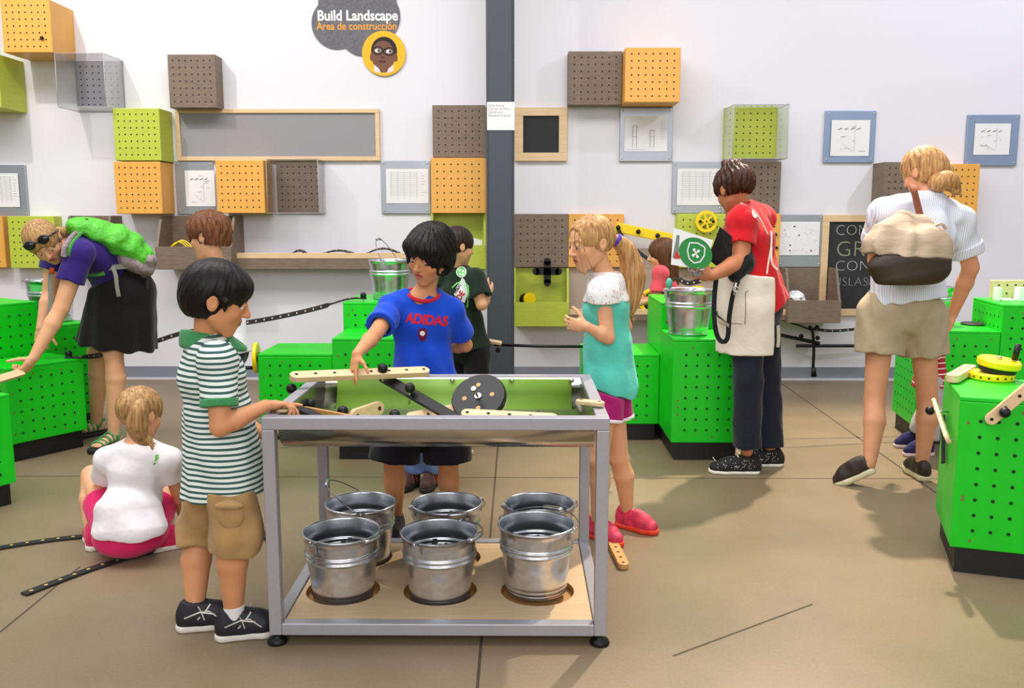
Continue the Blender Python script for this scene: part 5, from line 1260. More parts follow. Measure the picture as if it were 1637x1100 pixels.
# ---------------------------------------------------------------- girl in teal
J = dict(nk=(968, 445, 3.53), sL=(963, 470, 3.43), sR=(982, 463, 3.63), eL=(972, 540, 3.40), wL=(938, 522, 3.37), eR=(1000, 522, 3.72), wR=(945, 512, 3.62),
         hL=(972, 606, 3.475), hR=(975, 604, 3.575), kL=(956, 735, 3.44), kR=(989, 732, 3.57), aL=(954, 838, 3.50), aR=(1003, 820, 3.62))
p = Person('girl with a long blond ponytail in a white and teal top and magenta shorts', 1.30, J, ((944, 390, 3.50), (-.88, -.42, -.18), (.05, .05, 1), .208), SK1, .0042, wide=.90)
p.body([dict(w=p.J['wL'], d=V((-.95, .2, .12)), n=V((.1, .9, .1)), tside=1, L=.125, curl=(.5, .6, .7, .7)), dict(w=p.J['wR'], d=V((-.85, -.55, -.05)), n=V((-.2, .5, -.9)), tside=-1, L=.12, curl=(.5, .6, .6, .7))], mouth=.012, lip=(200, 104, 104), brow=(150, 110, 70), thin=.98, armr=.95)
p.head.eyes(p.root, (90, 110, 120), look=(-.1, -.2))
def pony(B, h):
    h.ell(B, (0, -.36, .14), (.12, .12, .12), .05)
pony_pts = [(985, 384, 3.56), (1000, 398, 3.58), (1010, 425, 3.59), (1012, 455, 3.59), (1008, 482, 3.58), (1004, 500, 3.58)]
p.hair(H_blond2, .035, (0, .62, .02), (.42, .40, .48), back=-.20, nape=False, extra=lambda B, h: (h.ell(B, (0, -.40, .02), (.14, .14, .14), .06)), front=lambda B, h: h.ell(B, (0, -.15, -.42), (.5, .4, .18), .03, 's'), amp=.008)
def locks(p, pts, rs, m, seed, n=9, spread=.02, vox=.0045, name='ponytail'):
    pts = sag([P(*q) if isinstance(q, tuple) else q for q in pts], 4); rnd = random.Random(seed); B = Body(vox); k = len(pts)
    R = [rs[0]+(rs[1]-rs[0])*min(1, 2*i/(k-1)) if i < k/2 else rs[1]+(rs[2]-rs[1])*(2*i/(k-1)-1) for i in range(k)]
    for i in range(k-1): B.seg(pts[i], pts[i+1], R[i], R[i+1], None, .01)
    for j in range(n):
        a = rnd.uniform(0, 6.28); q = []
        for i in range(k): q.append(pts[i]+V((math.cos(a+i*.12), math.sin(a+i*.12), 0))*R[i]*.8+V((rnd.uniform(-1, 1), rnd.uniform(-1, 1), 0))*.003)
        q[-1] += V((math.cos(a), math.sin(a), -rnd.uniform(.2, 1.2)))*spread
        for i in range(k-1): B.seg(q[i], q[i+1], .008, .008 if i < k-2 else .003, None, .004)
    return p.part(B, name, m)
locks(p, pony_pts, (.022, .050, .020), H_blond2, 3, 12, .035)
m = MB(); q = P(987, 384, 3.555); m.torus(q, V((1, .1, -.6)), .020, .008, 20, 8); m.build('hair_tie', [cloth('purple_tie', (96, 70, 190))], p.root)
m = MB()
for k_, (x0_, y0_, x1_, y1_) in enumerate(((921, 362, 922, 400), (927, 365, 946, 428), (925, 370, 935, 440))):
    m.tube(sag([P(x0_, y0_, 3.40), P((x0_+x1_)/2-(3 if k_ < 3 else 0), (y0_+y1_)/2, 3.39), P(x1_, y1_, 3.40)], 4), .0022, 5)
m.build('loose_strands', [H_blond2], p.root)
# white lace yoke over a teal tunic
tunic = cloth('teal_cotton', (92, 206, 186), .04)
hem = (p.J['hL']+p.J['hR'])/2+V((.005, 0, -.045))
B = Body(.0042); p.torso_ops(B, .014); B.seg(p.J['ws'], hem, (.064*1.3, .068*1.3), (.078*1.3, .086*1.3), V((0, 1, 0)), .03)
[B.seg(p.J['h'+q], p.J['h'+q].lerp(p.J['k'+q], .4), .070, .068, None, .03) for q in 'LR']; B.seg(hem+V((.05, 0, 0)), hem+V((.06, 0, -.03)), (.06, .05), (.07, .03), V((0, 1, 0)), .03); B.plane(hem+V((0, 0, 0)), V((-.33, 0, -1))); B.plane(P(965, 478, 3.5), V((0, 0, 1)))
sh = p.part(B, 'tunic', tunic, disp=wrinkle(.0035, 1, .6))
lace = mat('white_lace', (240, 232, 232), .9, var=0)
def lacemat():
    m = bpy.data.materials.new('lace_yoke'); m.use_nodes = True; n = m.node_tree.nodes; l = m.node_tree.links; b = n['Principled BSDF']
    tcn = n.new('ShaderNodeTexCoord'); vo = n.new('ShaderNodeTexVoronoi'); vo.inputs['Scale'].default_value = 75; l.new(tcn.outputs['Object'], vo.inputs[0])
    r = n.new('ShaderNodeValToRGB'); l.new(vo.outputs['Distance'], r.inputs[0]); r.color_ramp.elements[0].position = .22; r.color_ramp.elements[1].position = .34
    r.color_ramp.elements[0].color = lin((206, 176, 168)); r.color_ramp.elements[1].color = lin((242, 238, 238)); l.new(r.outputs[0], b.inputs['Base Color']); b.inputs['Roughness'].default_value = .9
    return m
B = Body(.0042); p.torso_ops(B, .017)
for sd in 'LR':
    a, b = p.J['s'+sd], p.J['e'+sd]; d = (b-a).normalized(); e = a.lerp(b, .36); B.seg(a, e+d*.02, .040*1.3, .048*1.3, None, .02, clip=[(e, d)])
B.plane(P(965, 482, 3.5), V((0, 0, -1))); n0 = p.J['nk']; B.seg(n0, n0+V((0, 0, .10)), .052, .07, None, .006, 's')
yk = p.part(B, 'lace_yoke', lacemat(), disp=wrinkle(.002, 1, .2))
so = p.bottoms('shorts', cloth('magenta_shorts', (176, 28, 112)), .012, .50, (.058, .062), .002, cap=(hem+V((0, 0, -.005)), V((.33, 0, 1))))
B = Body(.004)
for sd in 'LR':
    h_, k_ = p.J['h'+sd], p.J['k'+sd]; d = (k_-h_).normalized(); e = h_.lerp(k_, .50); B.seg(e-d*.01, e+d*.01, .063*1.3, .063*1.3, None, .02, clip=[(e-d*.010, -d), (e+d*.004, d)])
p.part(B, 'white_hem', lace, so)
M_coral = mat('coral_mesh', (214, 52, 84), .6, var=.35, vscale=30); M_or = mat('orange_sole', (232, 62, 34), .5)
p.shoe('L', (.62, -.78), .19, M_coral, M_or, mat('multicolour_lace', (120, 190, 120), .8), name='running_shoe'); p.shoe('R', (.80, -.6), .19, M_coral, M_or, MATS['multicolour_lace'], name='running_shoe')
# ---------------------------------------------------------------- crouching girl
J = dict(sL=(172, 735, 3.36), sR=(270, 735, 3.30), eL=(158, 800, 3.52), wL=(195, 858, 3.72), eR=(287, 795, 3.46), wR=(296, 836, 3.66),
         hL=(180, 846, 3.33), hR=(236, 846, 3.31), kL=(146, 760, 3.56), kR=(268, 772, 3.60), aL=(150, 878, 3.38), aR=(264, 872, 3.36), nk=(222, 712, 3.34))
p = Person('crouching girl with a blond ponytail in a white t-shirt and pink shorts', 1.16, J, ((225, 662, 3.38), (.42, .86, -.25), (0, 0, 1), .200), SK1, .0045)
p.body([dict(w=p.J['wL'], d=V((.4, .8, -.3)), n=V((0, 0, -1)), tside=1, L=.115), dict(w=p.J['wR'], d=V((-.3, .8, -.3)), n=V((0, 0, -1)), tside=-1, L=.115)], brow=(150, 110, 70))
p.head.eyes(p.root)
p.hair(H_blond, .04, (0, .60, -.18), (.42, .37, .50), back=-.28, nape=False, extra=lambda B, h: h.ell(B, (0, -.42, .10), (.10, .12, .10), .06), amp=.010)
locks(p, [(224, 643, 3.24), (221, 655, 3.215), (219, 680, 3.22), (224, 698, 3.235), (236, 706, 3.24)], (.012, .036, .014), H_blond, 8, 10, .03)
B = Body(.0045); H_ = 1.16
p.torso_ops(B, .012); hem = P(206, 846, 3.25)
B.chain([p.J['ws'], P(205, 815, 3.27), hem], [(.095, .07), (.125, .09), (.150, .10)], (1, -.2, 0), .03)
for sd in 'LR':
    a, b = p.J['s'+sd], p.J['e'+sd]; d = (b-a).normalized(); e = a.lerp(b, .42); B.seg(a, e+d*.02, .038*H_, .042*H_, None, .02, clip=[(e, d)])
B.plane(hem, V((0, .2, -1))); B.seg(p.J['nk'], p.J['nk']+V((0, .02, .10)), .045, .06, None, .006, 's')
sh = p.part(B, 't_shirt', cloth('white_tshirt', (236, 230, 234), .01), disp=wrinkle(.0035, 1, 1.7))
lf = MB(); c = P(216, 730, 3.1)
for (x, z, a, L_) in ((0, 0, .7, .030), (.006, .010, 1.2, .022), (-.006, -.012, .4, .02), (.002, .022, .2, .02)):
    dx, dz = math.cos(a), math.sin(a); q = c+V((x, 0, z)); lf.add([q, q+V((dx*L_*.5-dz*.005, 0, dz*L_*.5+dx*.005)), q+V((dx*L_, 0, dz*L_)), q+V((dx*L_*.5+dz*.005, 0, dz*L_*.5-dx*.005))], [(0, 1, 2, 3)])
decal(sh, lf, V((0, 1, -.4)), 'leaf_print', cloth('green_print', (96, 190, 70)), sh, .002)
M_pinks = cloth('hot_pink_shorts', (222, 40, 104)); B = Body(.0045)
B.ell(P(206, 856, 3.30), (.135, .12, .082), None, .02); 
for sd in 'LR':
    a, b = p.J['h'+sd], p.J['k'+sd]; d = (b-a).normalized(); e = a.lerp(b, .5); B.seg(a, e+d*.02, .074, .072, None, .02, clip=[(e, d)])
B.plane(V((0, 0, .012)), V((0, 0, -1))); p.part(B, 'shorts', M_pinks, disp=wrinkle(.002, 1, 3))
M_pk = cloth('pink_shoe', (214, 46, 96))
for sd, f_ in (('L', (-.45, .90)), ('R', (.85, .55))): p.shoe(sd, f_, .19, M_pk, M_sole, None, vox=.004, name='sneaker')
# ---------------------------------------------------------------- bending woman
J = dict(sL=(128, 405, 4.72), sR=(90, 388, 5.02), eL=(98, 492, 4.66), wL=(54, 572, 4.56), eR=(80, 468, 5.02), wR=(66, 524, 4.90),
         hL=(198, 474, 5.01), hR=(186, 472, 5.11), kL=(182, 565, 4.95), kR=(155, 562, 5.16), aL=(182, 694, 4.93), aR=(154, 676, 5.20), nk=(110, 386, 4.88), ch=(142, 403, 4.92), ws=(176, 432, 5.03))
p = Person('bending woman in a purple tee and black skirt with sunglasses on her head', 1.64, J, ((71, 388, 4.72), (.40, -.66, -.60), (-.42, 0, .9), .222), SK1, .0055)
p.body([dict(w=p.J['wL'], d=V((-.5, -.3, -.75)), n=V((-.7, .2, .2)), tside=1, L=.165, curl=(.9, 1.0, 1.0, 1.1), thumb=.5), dict(w=p.J['wR'], d=V((-.1, -.2, -1)), n=V((.2, 1, 0)), tside=-1, L=.165, curl=(.6, .7, .7, .8))], lip=(196, 104, 100), brow=(140, 104, 66), mouth=.01, armr=1.08, thin=.92)
p.head.eyes(p.root, (90, 100, 110), look=(-.3, -.4))
p.hair(H_blond, .05, (0, .60, -.19), (.36, .37, .44), back=-.34, extra=lambda B, h: (h.ell(B, (0, -.30, -.05), (.30, .26, .30), .06)), amp=.012)
locks(p, [(92, 372, 4.80), (104, 372, 4.84), (112, 366, 4.86), (117, 362, 4.86)], (.03, .025, .01), H_blond, 5, 8, .03)
h = p.head; gl = MB()
for x in (-.17, .17):
    c0 = h.w(x, .36, .36); ax_ = [h.r, (h.f*.75+h.u*.65).normalized(), (h.u*.75-h.f*.65).normalized()]
    m2 = MB(); m2.sphere((0, 0, 0), 1, 20, 12); gl.add([c0+ax_[0]*v.x*.030+ax_[1]*v.y*.010+ax_[2]*v.z*.024 for v in m2.v], m2.f, 0, True)
gl.tube([h.w(-.06, .40, .38), h.w(.06, .40, .38)], .004, 6)
for x in (-1, 1): gl.tube([h.w(x*.28, .34, .36), h.w(x*.41, .10, .22), h.w(x*.42, -.12, .10)], .004, 6)
gl.build('sunglasses', [mat('black_lens', (14, 12, 16), .12)], p.root)
M_purple = cloth('purple_cotton', (50, 30, 112), .06)
hem = P(192, 446, 5.06)
B = Body(.0055); p.torso_ops(B, .014, 1.1); 
for sd in 'LR':
    a, b = p.J['s'+sd], p.J['e'+sd]; d = (b-a).normalized(); e = a.lerp(b, .52); B.seg(a, e+d*.03, .042*1.64, .043*1.64, None, .03, clip=[(e, d)])
n0 = p.J['nk']; hd = (h.w(0, -.1, -.3)-n0).normalized(); B.seg(n0+hd*.03, n0+hd*.13, .058, .08, None, .008, 's')
B.plane(p.J['pv']-p.up*.03, -p.up)
sh = p.part(B, 't_shirt', M_purple, disp=wrinkle(.004, .8, 2))
B = Body(.006); wst = P(186, 440, 5.05); hm = P(187, 552, 5.06)
B.chain([wst, P(196, 468, 5.06), P(192, 510, 5.06), hm], [(.150, .145), (.180, .175), (.195, .185), (.218, .20)], (1, .1, 0), .03); B.plane(hm+V((0, 0, 0)), V((-.16, 0, -1))); B.plane(wst, V((-.5, -.1, 1)), .02)
sk = p.part(B, 'skirt', cloth('black_skirt', (20, 16, 18), .03), disp=lambda X, Y, Z_: .007*np.sin(np.arctan2(Y-5.06, X-hm.x)*9)*np.clip((1.0-Z_)/.4, 0, 1))
M_sg = mat('green_sandal_strap', (70, 150, 90), .7, var=.4, vscale=60); 
for sd, f_ in (('L', (-.35, -.95)), ('R', (-.65, -.75))):
    a = p.J['a'+sd]; f0 = V(f_).to_3d().normalized() if len(f_) == 3 else V((f_[0], f_[1], 0)).normalized(); r_ = f0.cross(Z); L_ = .245; o_ = V((a.x, a.y, 0)); Q = lambda x, y, z: o_+r_*x*L_+f0*y*L_+Z*z
    B = Body(.0045); B.chain([Q(0, -.15, .015), Q(0, .15, .015), Q(0, .45, .015), Q(0, .62, .015)], [(.14*L_, .03), (.135*L_, .03), (.19*L_, .03), (.15*L_, .03)], r_, .01); B.plane(Q(0, 0, .03), Z); B.plane(Q(0, 0, 0), -Z)
    sho = p.part(B, 'sandal', M_soled)
    B = Body(.0045); B.chain([Q(0, -.10, .055), Q(0, .14, .052), Q(0, .42, .042), Q(0, .56, .036)], [(.11*L_, .035), (.11*L_, .03), (.155*L_, .018), (.13*L_, .013)], r_, .01); B.plane(Q(0, 0, .03), -Z)
    p.part(B, 'foot', mat('foot_skin', SK1, .55))
    m = MB()
    for yy, hh, ww in ((.50, .056, .165), (.40, .064, .17), (.28, .080, .15), (.16, .092, .13), (.06, .098, .125)):
        m.tube([Q(-ww, yy-.05, .034), Q(-ww*.75, yy-.02, hh*.85), Q(0, yy, hh+.006), Q(ww*.75, yy+.03, hh*.85), Q(ww, yy+.05, .034)], .0065, 6)
    m.tube([Q(.13, .0, .05), Q(.12, -.1, .085), Q(0, -.20, .09), Q(-.12, -.1, .085), Q(-.13, 0, .05)], .006, 6)
    m.build('strap', [M_sg], sho)
# backpack (worn: a thing of its own)
M_bp = mat('lime_nylon', (84, 190, 44), .5, bump=.8, bscale=11, var=.12, vscale=10, bdist=.05); M_bpg = mat('grey_mesh', (150, 132, 134), .7, bump=.7, bscale=16, var=.15, vscale=20, bdist=.04)
bk = thing('backpack', P(190, 430, 5.0), 'bright green backpack with grey pockets on the back of the bending woman', 'bag')
def sdf_part(B, name, m, parent, disp=None):
    if disp: B.disp = disp
    v, f = B.mesh(); return np_mesh(name, v, f, m, parent)
B = Body(.0055); ups = V((.35, .12, .93))
q = [P(122, 366, 4.88), P(150, 370, 4.92), P(190, 385, 4.97), P(222, 408, 5.02)]
B.chain(q, [(.115, .050), (.135, .072), (.135, .085), (.115, .075)], (-.35, .94, 0), .03); B.ell(P(135, 360, 4.88), (.08, .10, .035), None, .03); B.ell(P(205, 388, 4.98), (.085, .09, .05), None, .02)
pk = sdf_part(B, 'main_pack', M_bp, bk, wrinkle(.008, .9, 1))
B = Body(.0055); B.chain([P(205, 412, 4.98), P(232, 428, 5.02)], [(.10, .065), (.085, .055)], (-.35, .94, 0), .02); B.ell(P(240, 416, 4.98), (.035, .05, .035), None, .02); sdf_part(B, 'lower_pocket', M_bpg, bk, wrinkle(.006, 1.2, 2))
M_web = cloth('grey_webbing', (128, 130, 118)); M_webg = cloth('green_webbing', (70, 150, 60))
m = MB(); m.ribbon(sag([P(128, 372, 4.76), P(116, 384, 4.70), P(108, 396, 4.655), P(106, 412, 4.655)], 4), .055, .010, (.9, -.3, .3)); m.build('shoulder_strap', [M_webg], bk)
m = MB(); m.ribbon(sag([P(121, 371, 4.74), P(111, 382, 4.69), P(104, 394, 4.645), P(102, 410, 4.645)], 4), .03, .012, (.9, -.3, .3)); m.build('strap_pad', [M_bpg], bk)
m = MB(); m.ribbon(sag([P(140, 436, 4.86), P(160, 431, 4.86), P(185, 427, 4.89), P(212, 425, 4.93)], 4), .028, .008, (0, .1, 1)); m.build('hip_belt', [M_web], bk)
m = MB(); m.ribbon(sag([P(140, 436, 4.865), P(152, 436, 4.862), P(166, 434, 4.858)], 4), .042, .012, (0, .1, 1)); m.build('belt_pad', [M_webg], bk)
m = MB(); m.ribbon(sag([P(180, 427, 4.87), P(185, 440, 4.85), P(187, 458, 4.84), P(190, 474, 4.84)], 4), .020, .004, (1, .1, 0)); m.build('strap_tail', [M_web], bk)
m = MB(); m.ribbon([P(235, 428, 4.98), P(236, 445, 4.98), P(236, 462, 4.98)], .012, .004, (1, .1, 0)); m.build('strap_tail', [M_rubber], bk)
m = MB(); m.tube([P(138, 350, 4.84), P(142, 358, 4.83), P(147, 366, 4.825)], .008, 6); m.build('zip_opening', [cloth('dark_zip', (60, 24, 30))], bk)
m = MB(); pts = sag([P(81, 432, 4.74), P(80, 460, 4.70), P(81, 485, 4.68), P(78, 512, 4.67)], 4); m.ribbon(pts, .022, .003, (1, 0, 0)); m.cyl(P(83, 428, 4.74), P(83, 438, 4.735), .012, n=10, mi=1)
solo(m, 'lanyard', [M_web, cloth('orange_clip', (220, 90, 40))], P(78, 512, 4.67), 'grey lanyard dangling in front of the arms of the bending woman', 'lanyard')
mb = MB(); mb.ribbon([P(-30, 615, 4.3), P(36, 595, 4.52)], .038, .02, (0, 1, .5)); solo(mb, 'maple_stick', [M_maple], P(-30, 615, 4.3), 'maple stick held by the bending woman at the left edge', 'toy plank')
# ---------------------------------------------------------------- woman in red
J = dict(sL=(1186, 354, 4.44), sR=(1216, 350, 4.72), eL=(1184, 418, 4.38), wL=(1140, 440, 4.28), eR=(1200, 425, 4.78), wR=(1170, 470, 4.64),
         hL=(1196, 492, 4.46), hR=(1220, 490, 4.62), kL=(1196, 606, 4.42), kR=(1226, 606, 4.62), aL=(1194, 722, 4.44), aR=(1231, 722, 4.58), nk=(1190, 338, 4.58))
p = Person('woman in a red t-shirt, white apron and dark jeans with her hair pinned up', 1.64, J, ((1173, 304, 4.56), (-.42, .86, -.42), (-.10, .1, 1), .228), (196, 128, 90), .0055)
p.body([dict(w=p.J['wL'], d=V((-.95, .05, .05)), n=V((0, .95, .2)), tside=1, L=.16, curl=(.8, .95, 1.0, 1.0), thumb=.5), dict(w=p.J['wR'], d=V((-.2, -.1, -1)), n=V((0, 1, 0)), tside=-1, L=.165, curl=(.4, .5, .5, .6))], armr=1.12, thin=.88)
p.head.eyes(p.root)
p.hair(H_aub, .06, (0, .60, -.2), (.40, .38, .48), back=-.20, nape=False, extra=lambda B, h: (h.ell(B, (-.04, -.20, .44), (.21, .20, .18), .06), h.ell(B, (.02, -.30, .10), (.30, .24, .30), .08), h.ell(B, (-.12, -.10, .60), (.08, .08, .08), .05), h.ell(B, (.10, -.30, .50), (.08, .08, .07), .05)), amp=.030, freq=44)
m = MB()
for s_, l_ in ((0, .0), (1, .5)): m.sphere(P(1151, 333+s_*6, 4.50), .006, 8, 6)
m.build('earring', [M_screw], p.root)
M_redt = cloth('red_cotton', (204, 24, 34), .04)
hem = p.J['pv']+V((.035, .04, .0))
sh = p.top('t_shirt', M_redt, .022, .58, (.037, .041), hem=hem, hemr=(.115, .085), wr=.004, neck=.038)
jn = p.bottoms('jeans', cloth('dark_denim', (30, 32, 46), .10), .012, 1.93, (.052, .043), .003)
# apron: bib and skirt, pocket, strings
M_apr = cloth('cream_canvas', (232, 222, 206), .02)
B = Body(.0055); ap = Body(.0055)
B.chain([P(1192, 438, 4.50), P(1197, 490, 4.50), P(1197, 562, 4.50)], [(.155, .155), (.166, .166), (.162, .162)], (.80, -.55, 0), .03)
B.plane(P(1199, 563, 4.48), V((0, 0, -1))); B.plane(P(1196, 437, 4.50), V((.15, 0, 1)), .01); B.plane(P(1232, 500, 4.42), V((1, .15, .0)))
apr = p.part(B, 'apron', M_apr, disp=wrinkle(.003, .8, 4))
pts = [P(1167, 478, 4.2), P(1166, 524, 4.2), P(1203, 524, 4.2), P(1204, 472, 4.2), P(1209, 468, 4.2)]
m = MB(); m.ribbon(sag(pts, 6), .004, .0005, (0, 1, 0)); m = MB()
for a_, b_ in ((0, 1), (1, 2), (2, 3), (3, 4)):
    m.ribbon([pts[a_].lerp(pts[b_], i/8) for i in range(9)], .0035, .0004, (0, 0, 1) if a_ == 1 else (1, 0, 0))
decal(apr, m, V((0, 1, 0)), 'pocket_seam', cloth('seam', (196, 182, 162)), apr, .003)
m = MB(); m.tube(sag([P(1184, 325, 4.47), P(1202, 335, 4.42), P(1216, 352, 4.43), P(1227, 375, 4.45)], 5), .0045, 6); m.tube(sag([P(1233, 370, 4.46), P(1233, 392, 4.43), P(1228, 422, 4.41), P(1226, 438, 4.40)], 5), .0045, 6); m.tube(sag([P(1233, 395, 4.43), P(1234, 420, 4.41), P(1243, 432, 4.42)], 5), .005, 6)
m.tube(sag([P(1243, 520, 4.55), P(1244, 540, 4.55), P(1243, 555, 4.55)], 4), .010, 6)
m.build('apron_string', [M_apr], apr)
mb = MB(); c = P(1212, 342, 4.35); mb.add([c]+[c+V((.018*math.cos(i*.628), 0, .02*math.sin(i*.628))) for i in range(10)], [(0, i+1, (i+1) % 10+1) for i in range(10)]); decal(sh, mb, V((-.1, 1, 0)), 'back_print', M_paper, sh, .002)
M_speck = mat('black_speckled_canvas', (22, 20, 24), .8)
for sd in 'LR':
    sho, Q = p.shoe(sd, (-1, .05), .265, M_speck, mat('cream_sole', (232, 226, 212), .6), M_lace, name='sneaker', sole_h=.018)
    m = MB(); rnd = random.Random(4)
    for _ in range(46):
        q = Q(rnd.choice((-.3, .3)), rnd.uniform(-.1, .6), rnd.uniform(.03, .075)); m.add([q+V((x, 0, z)) for x, z in ((0, 0), (.003, 0), (.003, .003), (0, .003))], [(0, 1, 2, 3)])
    decal(sho, m, V((0, 1, 0)), 'speckles', M_lace, sho, .001)
# black shoulder bag / folder, card with green emblem, keys, lanyard loop
M_blk = cloth('black_canvas', (22, 24, 26), .05)
bg_ = thing('shoulder_bag', P(1175, 455, 4.30), 'black flat bag tucked under the arm of the woman in red', 'bag')
B = Body(.006); B.chain([P(1152, 395, 4.44), P(1172, 410, 4.42), P(1196, 408, 4.40)], [(.085, .035), (.085, .035), (.085, .02)], (.25, 0, 1), .02); B.seg(P(1190, 420, 4.38), P(1175, 440, 4.34), .05, .035, None, .03); sdf_part(B, 'bag_body', M_blk, bg_)
m = MB(); a_, b_, c_, d_ = P(1151, 362, 4.30), P(1171, 378, 4.36), P(1164, 418, 4.36), P(1132, 413, 4.30)
nn = V((-.1, -.9, .2))*.014; m.add([a_, b_, c_, d_, a_-nn, b_-nn, c_-nn, d_-nn], [(0, 1, 2, 3), (7, 6, 5, 4), (0, 4, 5, 1), (1, 5, 6, 2), (2, 6, 7, 3), (3, 7, 4, 0)]); m.build('bag_flap', [M_blk], bg_, bevel=.003)
m = MB(); pts = sag([P(1145, 445, 4.30), P(1142, 475, 4.27), P(1142, 510, 4.25), P(1146, 535, 4.24), P(1154, 546, 4.24), P(1163, 540, 4.25), P(1166, 505, 4.26), P(1172, 470, 4.27), P(1180, 448, 4.29)], 5)
m.ribbon(pts, .024, .004, (.9, .3, 0)); m.build('strap', [M_blk], bg_)
m = MB(); m.torus(P(1176, 462, 4.25), (.2, 1, 0), .012, .003, 16, 6); m.tube([P(1177, 452, 4.26), P(1173, 472, 4.255)], .005, 6); m.build('clip', [M_screw], bg_)
cd = thing('card', P(1105, 430, 4.20), 'white card with a green emblem held by the woman in red', 'card')
A_, B_, C_, D_ = P(1077, 364, 4.22), P(1140, 384, 4.28), P(1125, 432, 4.24), P(1073, 423, 4.18)
nn = (B_-A_).cross(D_-A_).normalized(); nn = nn if nn.y < 0 else -nn
m = MB(); m.add([A_, B_, C_, D_, A_-nn*.003, B_-nn*.003, C_-nn*.003, D_-nn*.003], [(0, 1, 2, 3), (7, 6, 5, 4), (0, 4, 5, 1), (1, 5, 6, 2), (2, 6, 7, 3), (3, 7, 4, 0)]); m.build('card_sheet', [M_paper], cd)
ex = (B_-A_).normalized(); ey = perp(ex, -(D_-A_)); cc = P(1112, 405, 4.235); cc = cc-nn*((cc-A_).dot(nn))
def oncard(pts, off, name, m_): MB().add([cc+ex*x+ey*y+nn*off for x, y in pts], [tuple(range(len(pts)))]).build(name, [m_], cd, fix=False)
oncard([(.090*math.cos(a*.2094)+.0, .074*math.sin(a*.2094)) for a in range(30)], .0012, 'green_oval', mat('emblem_green', (36, 132, 60), .7))
oncard([(-.115, -.055), (-.085, -.045), (-.100, .06), (-.115, .058)], .0010, 'photo_strip', mat('photo_strip', (120, 130, 120), .7)); oncard([(-.105, -.055), (-.07, -.045), (-.105, -.015)], .0014, 'red_corner', mat('red_corner', (196, 40, 40), .7))
shd = [(-.042, .040), (0, .050), (.042, .040), (.046, .0), (.030, -.034), (0, -.048), (-.030, -.034), (-.046, 0)]
m = MB()
for i in range(8):
    x0, y0 = shd[i]; x1, y1 = shd[(i+1) % 8]; m.ribbon([cc+nn*.002+ex*x0+ey*y0, cc+nn*.002+ex*x1+ey*y1], .006, .0006, nn.cross(ex*(x1-x0)+ey*(y1-y0)))
for a_ in (0.9, 2.3, 4.0, 5.4): q = cc+nn*.0022+ex*.018*math.cos(a_)+ey*.018*math.sin(a_); m.cyl(q, q+nn*.0006, .0075, n=12); m.ribbon([cc+nn*.0022, q], .007, .0005, nn.cross(q-cc))
m.build('white_emblem', [M_paper], cd)
m = MB()
for i in range(5): m.torus(P(1104+i*4, 432+(i % 3)*3, 4.20-.004*i), (.3*i-.5, 1, .4*i-.6), .012, .0022, 14, 5)
for i in range(3): m.ribbon([P(1108+i*4, 434, 4.19), P(1112+i*5, 443, 4.185)], .008, .002, (1, .3, .2))
solo(m, 'key_ring', [M_wire], P(1112, 443, 4.19), 'bunch of keys on a ring in the hand of the woman in red', 'keys')
m = MB(); m.ribbon(sag([P(1086, 447, 4.28), P(1100, 453, 4.26), P(1120, 449, 4.24)], 4), .022, .004, (0, .2, 1), holes=.03); solo(m, 'rubber_strap', [M_rubber, M_maple], P(1100, 453, 4.26), 'short black strap with pale dots hanging from the hand of the woman in red', 'strap', 'rubber straps')
m = MB(); c = P(1070, 453, 4.55); m.sphere(c, .024, 16, 10, sc=(.75, .6, 1.1)); m.tube([c+V((0, 0, .02)), P(1092, 443, 4.5), P(1106, 436, 4.4)], .002, 5, mi=1); solo(m, 'pendant', [mat('teal_pendant', (90, 190, 170), .5), M_wire], c-V((0, 0, .026)), 'small teal pendant dangling over the bucket in front of the small girl', 'charm')
# ---------------------------------------------------------------- woman with the bag
J = dict(sR=(1530, 352, 4.40), sL=(1415, 342, 4.32), eR=(1552, 428, 4.42), wR=(1523, 502, 4.54), eL=(1400, 398, 4.44), wL=(1402, 452, 4.56),
         hR=(1474, 506, 4.36), hL=(1410, 500, 4.34), kR=(1482, 636, 4.36), kL=(1398, 640, 4.30), aR=(1474, 736, 4.34), aL=(1390, 742, 4.20), nk=(1483, 322, 4.40), ch=(1474, 372, 4.36), ws=(1448, 430, 4.34))
p = Person('woman walking away in a pale striped shirt and khaki shorts with a beige handbag', 1.68, J, ((1474, 276, 4.46), (-.52, .78, -.35), (-.05, 0, 1), .222), (222, 160, 124), .0055)
p.body([dict(w=p.J['wR'], d=V((-.25, .1, -1)), n=V((-1, 0, .1)), tside=-1, L=.172, curl=(.3, .35, .4, .45)), dict(w=p.J['wL'], d=V((.3, .2, -1)), n=V((1, 0, 0)), tside=1, L=.17)], thin=.85)
p.head.eyes(p.root)
p.hair(H_blond2, .055, (0, .60, -.18), (.38, .37, .46), back=-.32, extra=lambda B, h: (h.ell(B, (.06, -.34, .02), (.28, .22, .26), .08), h.ell(B, (.25, -.40, -.12), (.16, .14, .14), .06)), amp=.018, freq=34)
locks(p, [(1500, 292, 4.34), (1514, 288, 4.33), (1523, 296, 4.33), (1530, 308, 4.33)], (.045, .04, .012), H_blond2, 9, 6, .018, name='low_ponytail')
def shirtmat():
    m = stripes('pale_blue_seersucker', (196, 204, 222), (232, 230, 236), .010, .5, 'X'); return m
M_sh = shirtmat()
hem = P(1452, 478, 4.34)
sh = p.top('shirt', M_sh, .020, .70, (.046, .046), hem=hem, hemr=(.112, .085), wr=.006, neck=.036)
B = Body(.005); n0 = p.J['nk']
